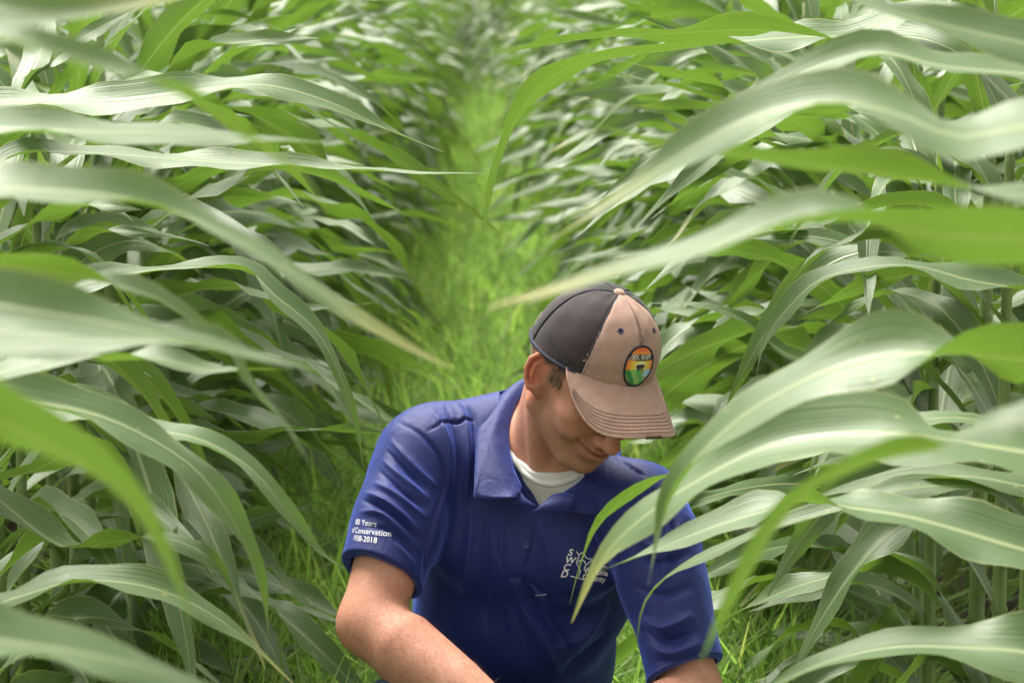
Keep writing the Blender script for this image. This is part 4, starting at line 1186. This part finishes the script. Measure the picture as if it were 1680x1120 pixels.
# ------------------------------------------------------------------ cap
CY = math.radians(5)
def CW(v):
    v = np.asarray(v, float).reshape(-1, 3) @ rotz(CY).T
    return HW(v)
def zb(th): return .031 + .014 * np.cos(th)                 # th = 0 in front, + towards his right
RX, RY, ZT = .0850, .0985, .141
def crown(th, ph, g=0.0):
    c = np.cos(ph) ** .82; s = np.sin(ph) ** 1.0
    front_ = np.clip(np.cos(th), 0, 1)
    bulge = 1 + .05 * front_ * np.sin(ph) * np.cos(ph) * 2
    r = c * bulge
    x = (RX + g) * np.sin(th) * r; y = (RY + g) * np.cos(th) * r - .004 + .004 * s
    z = zb(th) + (ZT + g - zb(th)) * s
    return np.stack([x, y, z], -1)
TH1 = math.radians(51)
cap = empty("cap", tuple(HT)); cap.parent = man; cap.matrix_parent_inverse = Matrix.Translation(man.location).inverted()
def panel(t0, t1, mat, name):
    n, m = 22, 26
    th = np.linspace(t0, t1, n); ph = np.linspace(0, math.pi / 2 - .02, m)
    T, H = np.meshgrid(th, ph)
    u = (T - t0) / (t1 - t0)
    edge = np.minimum(u, 1 - u) * (t1 - t0) * .085
    g = -.0010 * np.exp(-(edge / .0012) ** 2) + .0012 * (1 - np.exp(-(edge / .006) ** 2))
    g += .0007 * np.sin(T * 9 + H * 7) * np.sin(H * 11 - T * 3)
    C_ = crown(T.ravel(), H.ravel(), g.ravel())
    F_ = [(i * n + j, i * n + j + 1, (i + 1) * n + j + 1, (i + 1) * n + j) for i in range(m - 1) for j in range(n - 1)]
    o = mesh_obj(name, CW(C_), F_, mat, None, uv=np.stack([u.ravel(), H.ravel() / 1.57], -1))
    o.parent = cap; o.matrix_parent_inverse = Matrix.Translation(HT).inverted()
    if mat is not M_mesh:
        s = o.modifiers.new("thickness", 'SOLIDIFY'); s.thickness = .0015; s.offset = -1
    return o
def capchild(o): o.parent = cap; o.matrix_parent_inverse = Matrix.Translation(HT).inverted(); return o
for a, b in ((-TH1, 0), (0, TH1)): panel(a, b, M_khaki, "front_panel")
TB_ = [TH1, TH1 + (2 * math.pi - 2 * TH1) * .25, math.pi, 2 * math.pi - TH1 - (2 * math.pi - 2 * TH1) * .25, 2 * math.pi - TH1]
for a, b in zip(TB_[:-1], TB_[1:]): panel(a, b, M_mesh, "mesh_panel")
ph = np.linspace(0, math.pi / 2 - .03, 30)
for th in TB_[:4] + [TB_[4]]:
    capchild(mesh_obj("seam_tape", *tube(CW(crown(np.full(30, th), ph, .0002)), .0018, 6), M_navy, None))
for th0 in (TH1 - .05, -TH1 + .05, .045, -.045):
    capchild(mesh_obj("stitching", *tube(CW(crown(th0 * (1 - .75 * np.sin(ph) ** 3), ph, .0016)), .00055, 5), M_thread, None))
ths = np.linspace(TH1, 2 * math.pi - TH1, 60)
capchild(mesh_obj("stitching", *tube(CW(crown(np.linspace(-TH1 + .03, TH1 - .03, 50), np.full(50, .085), .0012)), .0005, 5), M_thread, None))
capchild(mesh_obj("edge_binding", *tube(CW(crown(ths, np.full(60, .03), .0005)), .0036, 6), M_navy, None))
capchild(mesh_obj("sweatband", *tube(CW(crown(np.linspace(-TH1, TH1, 40), np.full(40, .02), .0002)), .0030, 6), M_khaki, None))
# button on top
bt = crown(np.array([0.]), np.array([math.pi / 2]))[0]
Vb, Fb = [], []
for i, (r, h) in enumerate([(.0088, -.002), (.0088, .0015), (.0065, .0045), (.003, .0058), (.0002, .006)]):
    for k in range(16):
        w = 2 * math.pi * k / 16; Vb.append(bt + np.array([r * math.cos(w), r * math.sin(w), h]))
Fb = [(i * 16 + k, i * 16 + (k + 1) % 16, (i + 1) * 16 + (k + 1) % 16, (i + 1) * 16 + k) for i in range(4) for k in range(16)]
capchild(mesh_obj("top_button", CW(Vb), Fb, M_khaki, None))
# brim
BA = math.radians(64)
def brim(s, t, lift=0.0):
    """s -1..1 across, t 0..1 outwards"""
    th = s * BA
    b = crown(th, np.zeros_like(th) + .05, .0005)
    xo = np.sin(s * 1.32) / math.sin(1.32) * .088; xo = xo + (b[:, 0] * 1.03 - xo) * np.abs(s) ** 7; L = .083 * (np.clip(1 - np.abs(s) ** 2.6, 0, 1)) ** .62
    e = np.stack([xo, b[:, 1] + L, b[:, 2] * 0 + .056], -1)
    e[:, 0] = np.where(np.abs(s) > .999, b[:, 0], e[:, 0])
    p = b + (e - b) * t[:, None]
    out = p[:, 1] - b[:, 1]
    p[:, 2] = b[:, 2] - .34 * out - 5.0 * (p[:, 0] ** 2) * np.clip(out / .07, 0, 1) - .0 * t + lift
    p[:, 2] -= .3 * lift
    return p
ns, nt = 49, 16
S_, T_ = np.meshgrid(np.linspace(-1, 1, ns), np.linspace(0, 1, nt))
bp = brim(S_.ravel(), T_.ravel())
Fb = [(i * ns + j, i * ns + j + 1, (i + 1) * ns + j + 1, (i + 1) * ns + j) for i in range(nt - 1) for j in range(ns - 1)]
br = capchild(mesh_obj("brim", CW(bp), Fb, M_khaki, None))
sm = br.modifiers.new("thickness", 'SOLIDIFY'); sm.thickness = .0032; sm.offset = 1 if False else 0
for t in (.93, .865, .80, .735, .67, .605):
    s = np.linspace(-.96, .96, 70) * (.86 + .14 * t)
    # rows follow the rim
    q = brim(s, np.full(70, t)); qa = brim(s, np.full(70, t - .02)); qb = brim(s + .01, np.full(70, t))
    nq = np.cross(qa - q, qb - q); nq /= np.linalg.norm(nq, axis=1)[:, None]; nq *= np.sign(nq[:, 2:3])
    q = q + nq * .0019
    capchild(mesh_obj("brim_stitching", *tube(CW(q), .00045, 5), M_thread, None))
s = np.linspace(-1, 1, 90)
rim = CW(brim(s, np.full(90, 1.0)))
capchild(mesh_obj("brim_edge", *tube(rim, .0021, 6), M_khaki, None))
wear = CW(brim(np.linspace(-.08, .14, 14), np.full(14, 1.01)))
capchild(mesh_obj("frayed_tear", *tube(wear, .0026, 6), plain("dark_fray", (.06, .035, .02), .9), None))
fr = []
for k in range(46):
    s0 = rng.choice([rng.uniform(-.10, .16), rng.uniform(-.6, .7)], p=[.6, .4]); b0 = CW(brim(np.array([s0]), np.array([1.0])))[0]
    b1 = b0 + rng.normal(0, .0022, 3) + np.array([0, 0, -.0015])
    fr.append(tube([b0, (b0 + b1) / 2 + rng.normal(0, .0006, 3), b1], .00022, 4))
for th0 in (TH1, -TH1):
    for k in range(22):
        b0 = CW(crown(np.array([th0 - .02]), np.array([rng.uniform(.25, .75)]), .002))[0]
        b1 = b0 + rng.normal(0, .0028, 3)
        fr.append(tube([b0, (b0 + b1) / 2 + rng.normal(0, .001, 3), b1], .00028, 4))
for k in range(16):
    b0 = CW(crown(np.array([rng.normal(0, .03)]), np.array([rng.uniform(.78, .92)]), .002))[0]; b1 = b0 + rng.normal(0, .002, 3)
    fr.append(tube([b0, (b0 + b1) / 2 + rng.normal(0, .001, 3), b1], .00028, 4))
q0 = brim(np.array([.30, .31, .295, .285]), np.array([.25, .33, .40, .47]), .0019)
fr.append(tube(CW(q0), .0007, 4))
capchild(mesh_obj("frayed_threads", *join(fr), plain("pale_thread", (.5, .42, .35), .9), None))
# eyelets
def crown_frame(th, ph_, off=.002):
    a = crown(np.array([th]), np.array([ph_]), off)[0]
    b = crown(np.array([th + .01]), np.array([ph_]), off)[0]; c = crown(np.array([th]), np.array([ph_ + .01]), off)[0]
    return a, (b - a) / np.linalg.norm(b - a), (c - a) / np.linalg.norm(c - a)
M_eyelet = plain("blue_grey_thread", (.06, .055, .10), .8)
for th0 in (.50, -.50):
    a, e1, e2 = crown_frame(th0, .88)
    w = np.linspace(0, 2 * math.pi, 15)
    capchild(mesh_obj("eyelet", *tube(CW(a + .0034 * (np.cos(w)[:, None] * e1 + np.sin(w)[:, None] * e2)), .0013, 6, False), M_eyelet, None))
    ring_ = [CW(a - .0003 * np.cross(e1, e2) + r * (math.cos(k) * e1 + math.sin(k) * e2))[0] for r in (.0001, .0028) for k in w[:-1]]
    capchild(mesh_obj("eyelet_hole", ring_, [(k, (k + 1) % 14, 14 + (k + 1) % 14, 14 + k) for k in range(14)], M_navy, None))
# patch: bodies in the patch plane, bent onto the crown
PH0 = .40
def patch_pt(x, y, h):
    """x, y metres on the patch (x towards his left = image right), h lift"""
    phv = PH0 + y / .098 - .02; th = -x / (RX * 1.1 * np.cos(phv) ** .82 + .010)
    return CW(crown(np.array([th]), np.array([phv]), .0022 + h))[0]
PA, PB = .0285, .0315
def patch_poly(poly, h, col, name):
    """grid-fill a region of the patch given by a test function"""
    m = plain(name + "_thread", col, .75, Sheen_Weight=.3)
    st = .0011
    xs = np.arange(-PA, PA + st, st); ys = np.arange(-PB, PB + st, st)
    V_, F_, ix = [], [], {}
    def vid(i, j):
        if (i, j) not in ix:
            ix[(i, j)] = len(V_); V_.append(patch_pt(xs[0] + i * st, ys[0] + j * st, h))
        return ix[(i, j)]
    for i in range(len(xs) - 1):
        for j in range(len(ys) - 1):
            if poly(xs[i] + st / 2, ys[j] + st / 2): F_.append((vid(i, j), vid(i + 1, j), vid(i + 1, j + 1), vid(i, j + 1)))
    if F_: return mesh_obj(name, V_, F_, m, patch)
inside = lambda x, y, k=1.0: (x / (PA * k)) ** 2 + (y / (PB * k)) ** 2 < 1
w = np.linspace(0, 2 * math.pi, 49)
bv = [patch_pt(PA * r * math.cos(k), PB * r * math.sin(k), .0008) for r in (.001, .5, 1.0) for k in w[:-1]]
patch = capchild(mesh_obj("patch", bv, [(i * 48 + k, i * 48 + (k + 1) % 48, (i + 1) * 48 + (k + 1) % 48, (i + 1) * 48 + k) for i in range(2) for k in range(48)], M_navy, None))
patch['label'] = "oval patch with an orange sky, navy band, dark bison and green fields"
def zone(x, y):
    x, y = x * .0238 / PA, y * .0285 / PB
    if (x / .0238) ** 2 + (y / .0285) ** 2 > .865: return None
    if .0085 < y - .25 * 0 < .0168 - .0 * x: return None
    hill = -.0080 + .0048 * math.cos(x / .021)
    if y > hill:
        if y > .0168: return 'orange' if y < .0215 or abs(x) > .009 else 'deep'
        d = math.hypot(x, (y - .001) * 1.2)
        return 'cream' if d < .0085 else 'yellow' if d < .0150 else 'amber' if d < .0185 else 'orange'
    u = x + .7 * (y + .02)
    if x > .008 and y > -.0145: return 'water'
    return ('green', 'olive', 'dark_green', 'lime', 'green', 'olive')[int((u + .03) / .0085) % 6]
cols = dict(orange=(.80, .22, .03), deep=(.75, .12, .03), cream=(.80, .72, .35), yellow=(.82, .55, .04), amber=(.82, .36, .03),
            green=(.10, .42, .10), olive=(.30, .36, .10), dark_green=(.02, .22, .04), lime=(.25, .50, .12), water=(.35, .62, .80))
for k, c in cols.items(): patch_poly(lambda x, y, k=k: zone(x, y) == k, .0012, c, "patch_" + k)
w2 = np.linspace(0, 2 * math.pi, 50)
mesh_obj("patch_border", *tube([patch_pt(PA * math.cos(k), PB * math.sin(k), .0008) for k in w2], .0016, 6, False), M_navy, patch)
bis = lambda x, y: bis_(x / 1.2, (y - .0012) / 1.1)
bis_ = lambda x, y: (((x - .0008) / .0062) ** 2 + ((y + .0000) / .0028) ** 2 < 1) or (((x + .0040) / .0030) ** 2 + ((y + .0006) / .0032) ** 2 < 1) or (-.0060 < y < -.001 and (abs(x + .0040) < .0009 or abs(x - .0042) < .0008 or abs(x + .0018) < .0007 or abs(x - .0020) < .0007))
patch_poly(bis, .0017, (.02, .015, .012), "bison")
def patch_text(txt, size, x0, y0):
    cu = bpy.data.curves.new("t", 'FONT'); cu.body = txt; cu.size = size; cu.offset = .00012; cu.align_x = 'CENTER'
    ob = bpy.data.objects.new("t", cu); COL.objects.link(ob)
    bpy.context.view_layer.update()
    me = bpy.data.meshes.new_from_object(ob.evaluated_get(bpy.context.evaluated_depsgraph_get()))
    vs = [patch_pt(x0 + v.co.x * .86, y0 + v.co.y * 1.25, .0016) for v in me.vertices]; fs = [tuple(p.vertices) for p in me.polygons]
    bpy.data.objects.remove(ob); bpy.data.curves.remove(cu); bpy.data.meshes.remove(me)
    return mesh_obj("lettering", vs, fs, plain("cream_thread", (.72, .68, .55), .7), patch, smooth=False)
patch_text("SOIL REGEN", .0082, 0, .0115)
